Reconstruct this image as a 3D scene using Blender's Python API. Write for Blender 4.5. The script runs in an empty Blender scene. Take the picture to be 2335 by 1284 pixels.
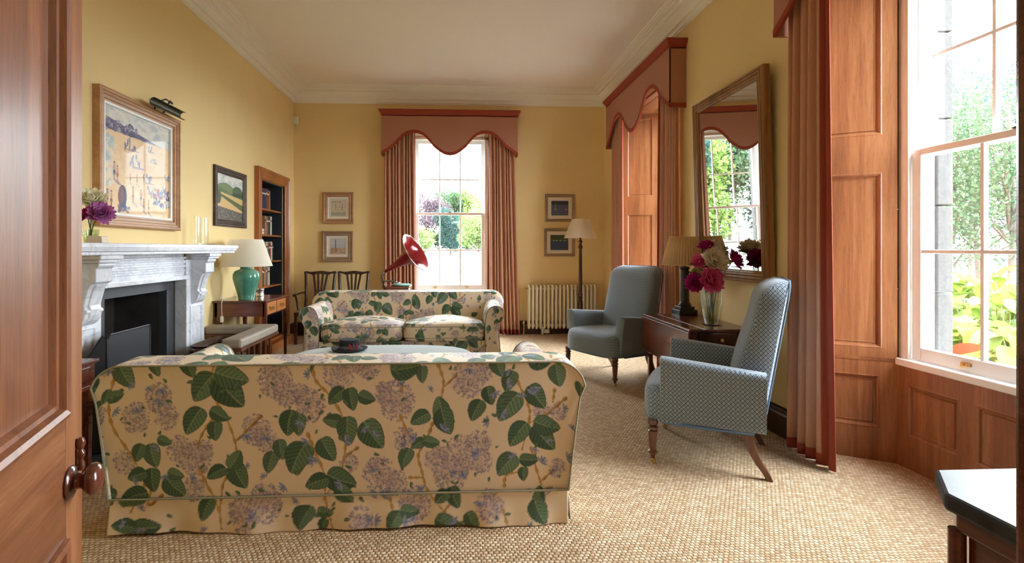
import bpy, math, random
import numpy as np
from mathutils import Vector, Matrix

random.seed(7)
RNG = np.random.default_rng(11)
SC = bpy.context.scene
COL = SC.collection
PI = math.pi
R = math.radians

# ------------------------------------------------------------------ camera
F, TH, CY, EYE = 1150.0, R(2.7), 568.0, 1.3      # focal length and horizon in pixels of the 2335 x 1284 frame, eye height
CX = 1041 + F * math.tan(TH)
cd = bpy.data.cameras.new('camera')
cam = bpy.data.objects.new('camera', cd)
COL.objects.link(cam)
cam.location = (0, 0, EYE)
cam.rotation_euler = (R(90), 0, -TH)
cd.sensor_width = 36.0
cd.lens = 36.0 * F / 2335
cd.shift_x = (2335 / 2 - CX) / 2335
cd.shift_y = (CY - 1284 / 2) / 2335
cd.clip_start = 0.02
cd.clip_end = 600
SC.camera = cam

# ------------------------------------------------------------------ world, daylight, exposure
SKY = 8.0
FILL_STRENGTH = 2.5                                   # glow of the fill globe added unseen behind the camera
w = bpy.data.worlds.new('overcast_sky')
SC.world = w
w.use_nodes = True
bg = w.node_tree.nodes['Background']
bg.inputs[0].default_value = (0.86, 0.93, 1.0, 1)
bg.inputs[1].default_value = SKY
sd = bpy.data.lights.new('hazy_sun', 'SUN')
sd.energy = 2.0
sd.angle = R(25)
sd.color = (1.0, 0.95, 0.87)
so = bpy.data.objects.new('hazy_sun', sd)
COL.objects.link(so)
so.rotation_euler = (R(40), 0, R(-60))      # high, behind the house on the fireplace side
SC.view_settings.view_transform = 'Standard'
SC.view_settings.look = 'None'
SC.view_settings.gamma = 1.0
SC.view_settings.use_curve_mapping = False
SC.view_settings.exposure = 2.3
SC.cycles.max_bounces = 10
SC.cycles.diffuse_bounces = 5
SC.cycles.glossy_bounces = 4
SC.cycles.transparent_max_bounces = 16
SC.cycles.caustics_reflective = False
SC.cycles.caustics_refractive = False
SC.cycles.sample_clamp_indirect = 12.0

def portal(loc, rot, sx, sy):                # guides the sampling of the sky through an opening, gives no light itself
    l = bpy.data.lights.new('window_portal', 'AREA')
    l.shape = 'RECTANGLE'
    l.size, l.size_y = sx, sy
    l.cycles.is_portal = True
    o = bpy.data.objects.new('window_portal', l)
    COL.objects.link(o)
    o.location = loc
    o.rotation_euler = rot

# ------------------------------------------------------------------ photo pixel -> place (needs a known plane)
_s, _c = math.sin(TH), math.cos(TH)
def U(x, y, X=None, Y=None, Z=None):
    a, b = (x - CX) / F, -(y - CY) / F
    d = (a * _c + _s, -a * _s + _c, b)
    t = X / d[0] if X is not None else Y / d[1] if Y is not None else (Z - EYE) / d[2]
    return Vector((d[0] * t, d[1] * t, EYE + d[2] * t))

XL, XR, YF, YN = -2.444, 2.268, 7.708, 0.42      # the room's four walls
ZC = 3.725                                       # ceiling
ZW = 3.497                                       # underside of the cornice

# ------------------------------------------------------------------ colour
def lin(v):
    v = np.asarray(v, float) / 255.0
    return np.where(v <= 0.04045, v / 12.92, ((v + 0.055) / 1.055) ** 2.4)
def C(r, g, b):
    return tuple(float(q) for q in lin((r, g, b))) + (1.0,)

# ------------------------------------------------------------------ materials
class NT:
    def __init__(s, name):
        s.mat = bpy.data.materials.new(name)
        s.mat.use_nodes = True
        s.nt = s.mat.node_tree
        s.bs = s.nt.nodes['Principled BSDF']
        s.out = s.nt.nodes['Material Output']
    def n(s, typ, props=None, **inp):
        nd = s.nt.nodes.new(typ)
        for k, v in (props or {}).items():
            setattr(nd, k, v)
        for k, v in inp.items():
            s.put(nd.inputs[int(k[1:]) if k[0] == 'i' and k[1:].isdigit() else k.replace('_', ' ')], v)
        return nd
    def put(s, sock, v):
        if hasattr(v, 'is_output'):
            s.nt.links.new(v, sock)
        else:
            sock.default_value = v
    def m(s, op, a, b=0.0, c=0.0):
        nd = s.nt.nodes.new('ShaderNodeMath')
        nd.operation = op
        s.put(nd.inputs[0], a); s.put(nd.inputs[1], b); s.put(nd.inputs[2], c)
        return nd.outputs[0]
    def mix(s, f, a, b):
        nd = s.nt.nodes.new('ShaderNodeMix')
        nd.data_type = 'RGBA'
        s.put(nd.inputs[0], f); s.put(nd.inputs[6], a); s.put(nd.inputs[7], b)
        return nd.outputs[2]
    def ramp(s, f, stops):
        nd = s.nt.nodes.new('ShaderNodeValToRGB')
        e = nd.color_ramp.elements
        while len(e) < len(stops):
            e.new(0.5)
        for q, (p, c) in zip(e, stops):
            q.position = p; q.color = c
        s.put(nd.inputs[0], f)
        return nd.outputs[0]
    def coord(s, scale=(1, 1, 1), kind='Object'):
        tc = s.nt.nodes.new('ShaderNodeTexCoord')
        mp = s.nt.nodes.new('ShaderNodeMapping')
        mp.inputs['Scale'].default_value = scale
        s.nt.links.new(tc.outputs[kind], mp.inputs[0])
        return mp.outputs[0]
    def noise(s, vec, scale=5.0, detail=3.0, rough=0.5, dist=0.0):
        return s.n('ShaderNodeTexNoise', Vector=vec, Scale=scale, Detail=detail, Roughness=rough, Distortion=dist).outputs[0]
    def bump(s, h, strength=0.3, dist=0.01):
        nd = s.n('ShaderNodeBump', Strength=strength, Distance=dist, Height=h)
        s.nt.links.new(nd.outputs[0], s.bs.inputs['Normal'])
    def set(s, **k):
        for a, v in k.items():
            s.put(s.bs.inputs[a.replace('_', ' ')], v)
        return s

def flat(name, col, rough=0.6, metal=0.0, var=0.0, vs=8.0, bump=0.0, coat=0.0):
    t = NT(name).set(Roughness=rough, Metallic=metal, Coat_Weight=coat)
    if var or bump:
        nz = t.noise(t.coord(), vs, 4)
        if var:
            a = tuple(q * (1 - var) for q in col[:3]) + (1,)
            b = tuple(min(1, q * (1 + var)) for q in col[:3]) + (1,)
            t.set(Base_Color=t.ramp(nz, [(0.3, a), (0.7, b)]))
        else:
            t.set(Base_Color=col)
        if bump:
            t.bump(nz, bump, 0.004)
    else:
        t.set(Base_Color=col)
    return t.mat

def wood(name, dark, mid, light, axis='Z', scale=1.0, rough=0.35, coat=0.15, figure=1.0):
    t = NT(name)
    sc = {'X': (0.7, 14, 14), 'Y': (14, 0.7, 14), 'Z': (14, 14, 0.7)}[axis]
    sc = tuple(q * scale for q in sc)
    v = t.coord(sc)
    big = t.noise(t.coord(tuple(q * 0.28 for q in sc)), 1.6, 3, 0.55, 1.2 * figure)
    fine = t.noise(v, 5.0, 5, 0.65, 0.4)
    f = t.m('ADD', t.m('MULTIPLY', big, 0.6), t.m('MULTIPLY', fine, 0.4))
    pore = t.noise(t.coord(tuple(q * 3.2 for q in sc)), 6.0, 2, 0.6, 0.2)
    f = t.m('SUBTRACT', f, t.m('MULTIPLY', t.m('GREATER_THAN', pore, 0.62), 0.09))
    t.set(Base_Color=t.ramp(f, [(0.28, dark), (0.5, mid), (0.72, light)]), Roughness=rough, Coat_Weight=coat, Coat_Roughness=0.2)
    t.bump(fine, 0.08, 0.002)
    return t.mat

MT = {}
def thin(name, col, share=0.4, var=0.0, vs=8.0):
    """leaf, petal or shade cloth: part of the light passes through"""
    t = NT(name)
    t.nt.nodes.remove(t.bs)
    c_ = col
    if var:
        c_ = t.ramp(t.noise(t.coord(), vs, 3), [(0.3, tuple(q * (1 - var) for q in col[:3]) + (1,)), (0.7, tuple(min(1, q * (1 + var)) for q in col[:3]) + (1,))])
    d = t.n('ShaderNodeBsdfDiffuse', Color=c_); tr = t.n('ShaderNodeBsdfTranslucent', Color=c_)
    mx = t.n('ShaderNodeMixShader', i0=share, i1=d.outputs[0], i2=tr.outputs[0])
    t.nt.links.new(mx.outputs[0], t.out.inputs[0])
    return t.mat
MT['wall'] = flat('yellow_wall_paint', C(236, 209, 150), 0.75, 0, 0.03, 1.5)
MT['ceiling'] = flat('ceiling_paint', C(244, 236, 226), 0.8, 0, 0.01, 0.8)
MT['cornice'] = flat('cornice_paint', C(242, 236, 222), 0.7)
MT['white'] = flat('window_paint', C(243, 243, 240), 0.4, 0, 0.03, 6)
MT['shutterwood'] = wood('shutter_oak_vertical', C(104, 62, 36), C(146, 93, 56), C(178, 124, 82), 'Z', 1.0, 0.4)
MT['shutterwoodx'] = wood('shutter_oak_horizontal', C(100, 60, 34), C(140, 88, 52), C(168, 114, 74), 'X', 1.0, 0.4)
MT['doorwood'] = wood('door_mahogany_vertical', C(92, 54, 32), C(140, 86, 54), C(176, 120, 82), 'Z', 1.6, 0.38, 0.08, 0.6)
MT['doorwoodx'] = wood('door_mahogany_horizontal', C(88, 52, 30), C(132, 80, 50), C(166, 110, 74), 'X', 1.6, 0.38, 0.08, 0.6)
MT['darkwood'] = wood('dark_baseboard_wood', C(40, 22, 16), C(62, 36, 26), C(84, 50, 36), 'X', 1.0, 0.35)
MT['mahogany'] = wood('mahogany', C(62, 28, 18), C(98, 48, 30), C(134, 72, 48), 'Y', 1.0, 0.22, 0.4)
MT['mahoganyx'] = wood('mahogany_x', C(66, 30, 18), C(108, 54, 32), C(140, 78, 50), 'X', 1.0, 0.25, 0.4)
MT['chairwood'] = wood('dark_chair_mahogany', C(38, 18, 14), C(62, 30, 22), C(88, 46, 34), 'Z', 1.2, 0.25, 0.3)
MT['legwood'] = wood('walnut_leg_wood', C(70, 40, 28), C(104, 62, 44), C(130, 84, 60), 'Z', 1.4, 0.3, 0.3)
MT['bookwood'] = wood('bookcase_oak', C(128, 68, 30), C(166, 98, 50), C(190, 122, 70), 'Z', 1.0, 0.35)
MT['drawerwood'] = wood('drawer_oak', C(150, 84, 40), C(188, 118, 62), C(208, 142, 84), 'Y', 1.0, 0.3, 0.3)
MT['framewood'] = wood('limed_frame_wood', C(150, 108, 74), C(182, 138, 98), C(204, 164, 124), 'X', 1.0, 0.45, 0)
MT['framegrey'] = wood('grey_brown_frame_wood', C(128, 102, 80), C(160, 132, 104), C(186, 158, 128), 'X', 1.0, 0.5, 0)
MT['framedark'] = wood('worn_dark_frame_wood', C(42, 32, 26), C(72, 56, 46), C(120, 100, 84), 'X', 1.5, 0.55, 0)
MT['giltwood'] = wood('worn_gilt_frame', C(96, 62, 32), C(146, 102, 58), C(182, 138, 84), 'Z', 1.2, 0.4, 0)
MT['black'] = flat('black_iron', C(30, 31, 34), 0.45, 0.3)
MT['slate'] = flat('dark_slate_insert', C(66, 68, 74), 0.45, 0.1, 0.08, 5)
MT['soot'] = flat('sooty_firebox', C(48, 42, 38), 0.9, 0, 0.45, 6, 0.3)
MT['brass'] = flat('brass', C(196, 160, 96), 0.3, 0.9)
MT['bronze'] = flat('dark_bronze', C(72, 64, 46), 0.45, 0.5)
MT['silver'] = flat('silver', C(205, 203, 200), 0.2, 0.95)
MT['radiator'] = flat('cream_radiator_enamel', C(228, 216, 186), 0.35)
MT['plastic'] = flat('white_plastic', C(232, 230, 224), 0.4)
MT['pelmet'] = flat('pelmet_fabric', C(176, 122, 98), 0.85, 0, 0.05, 300, 0.1)
MT['curtain'] = flat('curtain_fabric', C(198, 146, 118), 0.85, 0, 0.05, 300, 0.1)
MT['border'] = flat('brick_red_border_fabric', C(150, 60, 36), 0.8, 0, 0.05, 300, 0.1)
MT['suede'] = flat('grey_leather_pad', C(154, 142, 126), 0.6, 0, 0.12, 7, 0.1)
MT['linen'] = flat('pale_blue_grey_linen', C(192, 202, 202), 0.9, 0, 0.06, 160, 0.15)
MT['shade'] = thin('cream_lampshade', C(252, 245, 230), 0.45)
MT['pleat'] = thin('pleated_silk_lampshade', C(246, 222, 180), 0.55)
MT['felt'] = flat('black_felt', C(30, 30, 34), 0.85, 0, 0.1, 200, 0.1)
MT['hatband'] = flat('grey_ribbon', C(88, 84, 92), 0.5)
MT['redfeather'] = flat('red_feather', C(150, 40, 42), 0.6)
MT['blackmarble'] = flat('black_marble', C(34, 34, 36), 0.32, 0, 0.4, 14)
t = NT('honed_black_marble'); t.set(Base_Color=t.ramp(t.noise(t.coord(), 16, 4), [(0.35, C(34, 36, 40)), (0.7, C(62, 66, 74))]), Roughness=0.4, Specular_IOR_Level=0.25); MT['topmarble'] = t.mat
MT['horn'] = flat('red_enamel', C(140, 20, 30), 0.18, 0.1, 0, 8, 0, 0.6)
MT['platter'] = flat('green_baize', C(110, 160, 146), 0.8)
MT['chrome'] = flat('nickel', C(170, 165, 160), 0.2, 0.9)
MT['mount'] = flat('cream_mount', C(222, 210, 190), 0.8)
MT['navy'] = flat('navy_bookcase_lining', C(40, 48, 58), 0.7)
MT['wicker'] = flat('brown_wicker', C(88, 64, 48), 0.6, 0, 0.3, 30)
MT['stone'] = flat('granite_quoin', C(58, 57, 55), 0.85, 0, 0.25, 60, 0.3)
MT['paver'] = flat('sandstone_paver', C(98, 93, 88), 0.9, 0, 0.12, 9, 0.1)
MT['joint'] = flat('paving_joint', C(58, 54, 48), 0.95)
MT['lawn'] = flat('lawn_grass', C(39, 49, 35), 0.95, 0, 0.25, 0.8)
MT['soil'] = flat('garden_soil', C(74, 62, 50), 0.95, 0, 0.2, 5)
MT['bark'] = flat('tree_bark', C(78, 68, 58), 0.9, 0, 0.3, 20, 0.3)
MT['stem'] = flat('flower_stem', C(72, 104, 50), 0.6)
for k, c in dict(leaf_mid=(64, 84, 60), leaf_dark=(48, 70, 66), leaf_pale=(100, 116, 70), leaf_copper=(82, 70, 76), leaf_lime=(104, 124, 66),
                 leaf_hosta=(92, 118, 44), leaf_yellow=(140, 134, 54), leaf_red=(150, 52, 32), leaf_vase=(58, 84, 46)).items():
    MT[k] = thin(k, C(*c), 0.35, 0.25, 1.3)
for k, c in dict(magenta=(190, 48, 132), pink=(236, 112, 164), cream=(255, 236, 214), ivory=(255, 248, 222), purple=(204, 132, 194), lime=(176, 176, 92)).items():
    MT['bloom_' + k] = thin('dahlia_' + k, C(*c), 0.3, 0.15, 60)

# white marble with grey veins
t = NT('veined_white_marble')
v = t.coord((1, 1, 1))
n1 = t.noise(v, 3.2, 6, 0.62, 1.6)
vein = t.m('ABSOLUTE', t.m('SUBTRACT', n1, 0.5))
cl = t.noise(v, 1.7, 4, 0.6, 0.5)
base = t.ramp(cl, [(0.3, C(198, 200, 206)), (0.7, C(232, 233, 237))])
t.set(Base_Color=t.mix(t.ramp(vein, [(0.0, (1, 1, 1, 1)), (0.05, (0, 0, 0, 1))]), base, C(198, 199, 206)), Roughness=0.25, Coat_Weight=0.2)
MT['marble'] = t.mat

# sisal carpet: staggered looped nubs
t = NT('woven_sisal')
sp = t.n('ShaderNodeSeparateXYZ', Vector=t.coord((1, 1, 1)))
wob = t.m('MULTIPLY', t.m('SUBTRACT', t.noise(t.coord((1, 1, 1)), 28, 2), 0.5), 0.012)
vx, vy = t.m('ADD', sp.outputs[0], wob), t.m('ADD', sp.outputs[1], t.m('MULTIPLY', wob, 0.7))
row = t.m('DIVIDE', vy, 0.0185)
ri = t.m('FLOOR', row)
fy = t.m('FRACT', row)
cx_ = t.m('ADD', t.m('DIVIDE', vx, 0.0225), t.m('MULTIPLY', t.m('MODULO', t.m('ADD', ri, 1000.0), 2.0), 0.5))
ci = t.m('FLOOR', cx_)
fx = t.m('FRACT', cx_)
dx_ = t.m('MULTIPLY', t.m('SUBTRACT', fx, 0.5), 2.0)
dy_ = t.m('MULTIPLY', t.m('SUBTRACT', fy, 0.5), 2.0)
dome = t.m('MULTIPLY', t.m('SUBTRACT', 1.0, t.m('POWER', t.m('ABSOLUTE', dx_), 2.6)), t.m('SUBTRACT', 1.0, t.m('POWER', t.m('ABSOLUTE', dy_), 2.2)))
cmb = t.n('ShaderNodeCombineXYZ', X=ci, Y=ri)
wn = t.n('ShaderNodeTexWhiteNoise', Vector=cmb.outputs[0]).outputs[0]
fib = t.noise(t.coord((1, 1, 1)), 160, 3)
tone = t.m('ADD', t.m('MULTIPLY', wn, 0.55), t.m('MULTIPLY', fib, 0.45))
nub = t.ramp(tone, [(0.15, C(182, 150, 112)), (0.5, C(206, 178, 142)), (0.85, C(224, 204, 174))])
t.set(Base_Color=t.mix(t.ramp(dome, [(0.0, (0, 0, 0, 1)), (0.35, (1, 1, 1, 1))]), C(134, 100, 66), nub), Roughness=0.9)
t.bump(t.m('ADD', dome, t.m('MULTIPLY', fib, 0.3)), 0.9, 0.006)
MT['sisal'] = t.mat

# armchair cloth: small woven lozenges, projected on the three main planes
t = NT('blue_lozenge_weave')
sp = t.n('ShaderNodeSeparateXYZ', Vector=t.coord((1, 1, 1)))
P3 = sp.outputs
nsp = t.n('ShaderNodeSeparateXYZ', Vector=t.n('ShaderNodeVectorTransform', {'vector_type': 'NORMAL', 'convert_from': 'WORLD', 'convert_to': 'OBJECT'}, Vector=t.n('ShaderNodeNewGeometry').outputs['Normal']).outputs[0])
def loz(a, b):
    u = t.m('PINGPONG', t.m('DIVIDE', a, 0.0235), 0.5)
    w_ = t.m('PINGPONG', t.m('DIVIDE', b, 0.0260), 0.5)
    d = t.m('ADD', u, w_)                                  # 0..1 lozenge rings
    r1 = t.m('LESS_THAN', t.m('ABSOLUTE', t.m('SUBTRACT', d, 0.5)), 0.11)
    r2 = t.m('LESS_THAN', t.m('ABSOLUTE', t.m('SUBTRACT', d, 0.08)), 0.07)
    r3 = t.m('LESS_THAN', t.m('ABSOLUTE', t.m('SUBTRACT', d, 0.95)), 0.06)
    return t.m('MAXIMUM', t.m('MAXIMUM', r1, r2), t.m('MULTIPLY', r3, 0.6))
ax = [t.m('ABSOLUTE', nsp.outputs[i]) for i in range(3)]
pz, py, px_ = loz(P3[0], P3[1]), loz(P3[0], P3[2]), loz(P3[1], P3[2])
isx = t.m('GREATER_THAN', ax[0], t.m('MAXIMUM', ax[1], ax[2]))
isy = t.m('MULTIPLY', t.m('SUBTRACT', 1.0, isx), t.m('GREATER_THAN', ax[1], ax[2]))
isz = t.m('SUBTRACT', t.m('SUBTRACT', 1.0, isx), isy)
pat = t.m('ADD', t.m('ADD', t.m('MULTIPLY', isx, px_), t.m('MULTIPLY', isy, py)), t.m('MULTIPLY', isz, pz))
t.set(Base_Color=t.mix(pat, C(152, 165, 174), C(54, 68, 90)), Roughness=0.85, Sheen_Weight=0.3)
t.bump(pat, 0.15, 0.001)
MT['lozenge'] = t.mat
MT['bluepiping'] = flat('blue_piping', C(84, 110, 136), 0.7)

def glass(name, tint=(1, 1, 1, 1), refl=0.06, rough=0.0):
    t = NT(name)
    t.nt.nodes.remove(t.bs)
    tr = t.n('ShaderNodeBsdfTransparent', Color=tint)
    gl = t.n('ShaderNodeBsdfGlossy', Color=(1, 1, 1, 1), Roughness=rough)
    ge = t.n('ShaderNodeNewGeometry')
    cs = t.m('ABSOLUTE', t.n('ShaderNodeVectorMath', {'operation': 'DOT_PRODUCT'}, i0=ge.outputs['Normal'], i1=ge.outputs['Incoming']).outputs['Value'])
    fr = t.m('ADD', refl, t.m('MULTIPLY', t.m('POWER', t.m('SUBTRACT', 1.0, cs), 5.0), 0.6))
    mx = t.n('ShaderNodeMixShader', i0=fr, i1=tr.outputs[0], i2=gl.outputs[0])
    t.nt.links.new(mx.outputs[0], t.out.inputs[0])
    return t.mat
MT['pane'] = glass('window_glass', (0.97, 0.985, 0.98, 1), 0.04)
MT['crystal'] = glass('cut_crystal', (0.88, 0.91, 0.89, 1), 0.2, 0.03)
MT['clearglass'] = glass('plain_clear_glass', (0.9, 0.91, 0.88, 1), 0.07, 0.05)
MT['greenglass'] = glass('green_glass', (0.72, 0.82, 0.66, 1), 0.12, 0.03)
MT['water'] = glass('water', (0.9, 0.94, 0.88, 1), 0.04)
MT['smoked'] = glass('smoked_glass', (0.12, 0.12, 0.13, 1), 0.08, 0.15)
t = NT('old_mirror')
t.set(Base_Color=(0.8, 0.82, 0.8, 1), Metallic=1.0, Roughness=0.01)
MT['mirror'] = t.mat
t = NT('glazed_green_ceramic')
t.set(Base_Color=t.ramp(t.noise(t.coord(), 9, 4), [(0.3, C(52, 118, 98)), (0.7, C(84, 146, 124))]), Roughness=0.12, Coat_Weight=0.6)
MT['celadon'] = t.mat
def vcol(name, rough=0.85, sheen=0.0, coat=0.0):
    t = NT(name)
    a = t.n('ShaderNodeVertexColor', {'layer_name': 'Col'})
    t.set(Base_Color=a.outputs[0], Roughness=rough, Sheen_Weight=sheen, Coat_Weight=coat)
    return t.mat
MT['chintz'] = vcol('floral_chintz', 0.6, 0.1)
MT['paint'] = vcol('painted_canvas', 0.55, 0, 0.1)
# ------------------------------------------------------------------ mesh helpers
class G:
    """collects vertices and faces; obj() links them as ONE mesh object"""
    def __init__(s, M=None):
        s.v, s.f, s.col, s.M = [], [], None, M
    def add(s, vs, fs):
        o = len(s.v)
        if s.M is not None:
            vs = [tuple(s.M @ Vector(q)) for q in vs]
        s.v += [tuple(float(c) for c in q) for q in vs]
        s.f += [tuple(int(i) + o for i in f) for f in fs]
        return s
    def box(s, x0, x1, y0, y1, z0, z1):
        return s.add([(x0, y0, z0), (x1, y0, z0), (x1, y1, z0), (x0, y1, z0), (x0, y0, z1), (x1, y0, z1), (x1, y1, z1), (x0, y1, z1)],
                     [(0, 3, 2, 1), (4, 5, 6, 7), (0, 1, 5, 4), (1, 2, 6, 5), (2, 3, 7, 6), (3, 0, 4, 7)])
    def prism(s, poly, a, b, axis='z'):
        n = len(poly)
        put = {'z': lambda p, h: (p[0], p[1], h), 'y': lambda p, h: (p[0], h, p[1]), 'x': lambda p, h: (h, p[0], p[1])}[axis]
        return s.add([put(p, a) for p in poly] + [put(p, b) for p in poly],
                     [tuple(range(n))[::-1], tuple(range(n, 2 * n))] + [(i, (i + 1) % n, n + (i + 1) % n, n + i) for i in range(n)])
    def rings(s, rs, cap=True, closed=False):
        n = len(rs[0]); o = len(s.v); m = len(rs)
        fs = []
        for i in range(m if closed else m - 1):
            for j in range(n):
                a, b = i * n + j, i * n + (j + 1) % n
                c, d = ((i + 1) % m) * n + (j + 1) % n, ((i + 1) % m) * n + j
                fs.append((a, b, c, d))
        if cap and not closed:
            fs += [tuple(range(n))[::-1], tuple(range((m - 1) * n, m * n))]
        return s.add([p for r in rs for p in r], fs)
    def lathe(s, prof, n=20, c=(0, 0, 0), cap=True):
        return s.rings([[(c[0] + r * math.cos(2 * PI * k / n), c[1] + r * math.sin(2 * PI * k / n), c[2] + z) for k in range(n)] for r, z in prof], cap)
    def tube(s, pts, r, n=8, closed=False, cap=True):
        pts = [Vector(p) for p in pts]
        m = len(pts)
        rs = []
        up = None
        for i, p in enumerate(pts):
            if closed:
                t = pts[(i + 1) % m] - pts[i - 1]
            else:
                t = pts[min(i + 1, m - 1)] - pts[max(i - 1, 0)]
            t.normalize()
            if up is None:
                up = Vector((0, 0, 1)) if abs(t.z) < 0.9 else Vector((1, 0, 0))
            a = t.cross(up).normalized()
            up = a.cross(t).normalized()
            q = r[i] if hasattr(r, '__len__') else r
            rs.append([tuple(p + (a * math.cos(2 * PI * k / n) + up * math.sin(2 * PI * k / n)) * q) for k in range(n)])
        return s.rings(rs, cap, closed)
    def loops(s, w, h, prof, fill=True, z=None):
        """rectangle in the local xz plane facing -y, stepping inwards: prof = [(inset, depth towards the viewer)]"""
        rs = []
        for ins, d in prof:
            x, z1 = w / 2 - ins, h / 2 - ins
            rs.append([(-x, -d, -z1), (x, -d, -z1), (x, -d, z1), (-x, -d, z1)])
        if z is not None:
            rs = [[(p[0] + z[0], p[1] + z[1], p[2] + z[2]) for p in r] for r in rs]
        o = len(rs)
        fs = [(i * 4 + j, i * 4 + (j + 1) % 4, (i + 1) * 4 + (j + 1) % 4, (i + 1) * 4 + j) for i in range(o - 1) for j in range(4)]
        if fill:
            fs.append(tuple((o - 1) * 4 + j for j in range(4)))
        return s.add([p for r in rs for p in r], fs)
    def grid(s, P, cu=False, cv=False):
        P = np.asarray(P, float)
        a, b = P.shape[:2]
        idx = np.arange(a * b).reshape(a, b)
        I = np.concatenate([idx, idx[:1]], 0) if cu else idx
        I = np.concatenate([I, I[:, :1]], 1) if cv else I
        q = np.stack([I[:-1, :-1], I[1:, :-1], I[1:, 1:], I[:-1, 1:]], -1).reshape(-1, 4)
        return s.add(P.reshape(-1, 3).tolist(), q.tolist())
    def obj(s, name, mat, parent=None, smooth=None, bevel=0.0, loc=None, rot=None, solid=0.0):
        me = bpy.data.meshes.new(name)
        me.from_pydata(s.v, [], s.f)
        return finish(me, name, mat, parent, smooth, bevel, loc, rot, solid)

def finish(me, name, mat, parent=None, smooth=None, bevel=0.0, loc=None, rot=None, solid=0.0, fix=True):
    if fix:
        import bmesh
        b = bmesh.new(); b.from_mesh(me); bmesh.ops.recalc_face_normals(b, faces=b.faces); b.to_mesh(me); b.free()
    me.materials.append(MT[mat] if isinstance(mat, str) else mat)
    if smooth:
        me.shade_smooth()
        me.set_sharp_from_angle(angle=R(smooth if smooth > 1 else 40))
    o = bpy.data.objects.new(name, me)
    COL.objects.link(o)
    if parent is not None:
        o.parent = parent
    if loc is not None:
        o.location = loc
    if rot is not None:
        o.rotation_euler = rot
    if bevel:
        m = o.modifiers.new('soft_edges', 'BEVEL')
        m.width = bevel; m.segments = 2; m.limit_method = 'ANGLE'; m.angle_limit = R(35)
    if solid:
        m = o.modifiers.new('thickness', 'SOLIDIFY')
        m.thickness = solid; m.offset = 0
    return o

def colgrid(name, P, rgb, mat, parent=None, loc=None, rot=None, smooth=60, keep=None, cu=False):
    """dense grid with a colour per vertex (rgb linear)"""
    a, b = P.shape[:2]
    idx = np.arange(a * b).reshape(a, b)
    if cu:
        idx = np.concatenate([idx, idx[:1]], 0)
    q = np.stack([idx[:-1, :-1], idx[1:, :-1], idx[1:, 1:], idx[:-1, 1:]], -1).reshape(-1, 4)
    if keep is not None:
        q = q[keep.reshape(-1)]
    V = P.reshape(-1, 3)
    me = bpy.data.meshes.new(name)
    me.vertices.add(len(V)); me.vertices.foreach_set('co', V.astype(np.float32).ravel())
    me.loops.add(len(q) * 4); me.loops.foreach_set('vertex_index', q.astype(np.int32).ravel())
    me.polygons.add(len(q))
    me.polygons.foreach_set('loop_start', np.arange(0, len(q) * 4, 4, dtype=np.int32))
    me.polygons.foreach_set('loop_total', np.full(len(q), 4, np.int32))
    me.update(calc_edges=True)
    at = me.color_attributes.new('Col', 'FLOAT_COLOR', 'POINT')
    at.data.foreach_set('color', np.concatenate([rgb.reshape(-1, 3), np.ones((len(V), 1))], 1).astype(np.float32).ravel())
    return finish(me, name, mat, parent, smooth, 0, loc, rot, fix=False)

def quads(name, V, mat, parent=None, loc=None):
    """many separate quads: V (n,4,3)"""
    n = len(V)
    me = bpy.data.meshes.new(name)
    me.vertices.add(n * 4); me.vertices.foreach_set('co', V.astype(np.float32).ravel())
    me.loops.add(n * 4); me.loops.foreach_set('vertex_index', np.arange(n * 4, dtype=np.int32))
    me.polygons.add(n)
    me.polygons.foreach_set('loop_start', np.arange(0, n * 4, 4, dtype=np.int32))
    me.polygons.foreach_set('loop_total', np.full(n, 4, np.int32))
    me.update(calc_edges=True)
    return finish(me, name, mat, parent, None, 0, loc, fix=False)

def thing(name, label, cat, loc=(0, 0, 0), rz=0.0, group=None, kind=None):
    o = bpy.data.objects.new(name, None)
    o.empty_display_size = 0.1
    COL.objects.link(o)
    o.location = loc
    o.rotation_euler = (0, 0, R(rz))
    return tag(o, label, cat, group, kind)
def tag(o, label, cat, group=None, kind=None):
    o['label'] = label; o['category'] = cat
    if group: o['group'] = group
    if kind: o['kind'] = kind
    return o
def copy_tree(o, parent=None, **kw):
    c = o.copy(); COL.objects.link(c)
    c.parent = parent
    for ch in [q for q in bpy.data.objects if q.parent == o]:
        copy_tree(ch, c)
    for k, v in kw.items():
        if k in ('label', 'category', 'group', 'kind'): c[k] = v
    return c
def part_label(o, s):
    o['label'] = s
    return o
def sup(a, b, n, e=4.0):
    """superellipse ring in 2D"""
    out = []
    for k in range(n):
        t = 2 * PI * k / n
        c_, s_ = math.cos(t), math.sin(t)
        out.append((a * math.copysign(abs(c_) ** (2 / e), c_), b * math.copysign(abs(s_) ** (2 / e), s_)))
    return out
def smooth_path(pts, n=8):
    P = [Vector(p) for p in pts]
    out = []
    for i in range(len(P) - 1):
        a, b, c_, d = P[max(i - 1, 0)], P[i], P[i + 1], P[min(i + 2, len(P) - 1)]
        for k in range(n):
            t = k / n
            out.append(0.5 * ((2 * b) + (c_ - a) * t + (2 * a - 5 * b + 4 * c_ - d) * t * t + (3 * b - a - 3 * c_ + d) * t ** 3))
    return out + [P[-1]]

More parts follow.
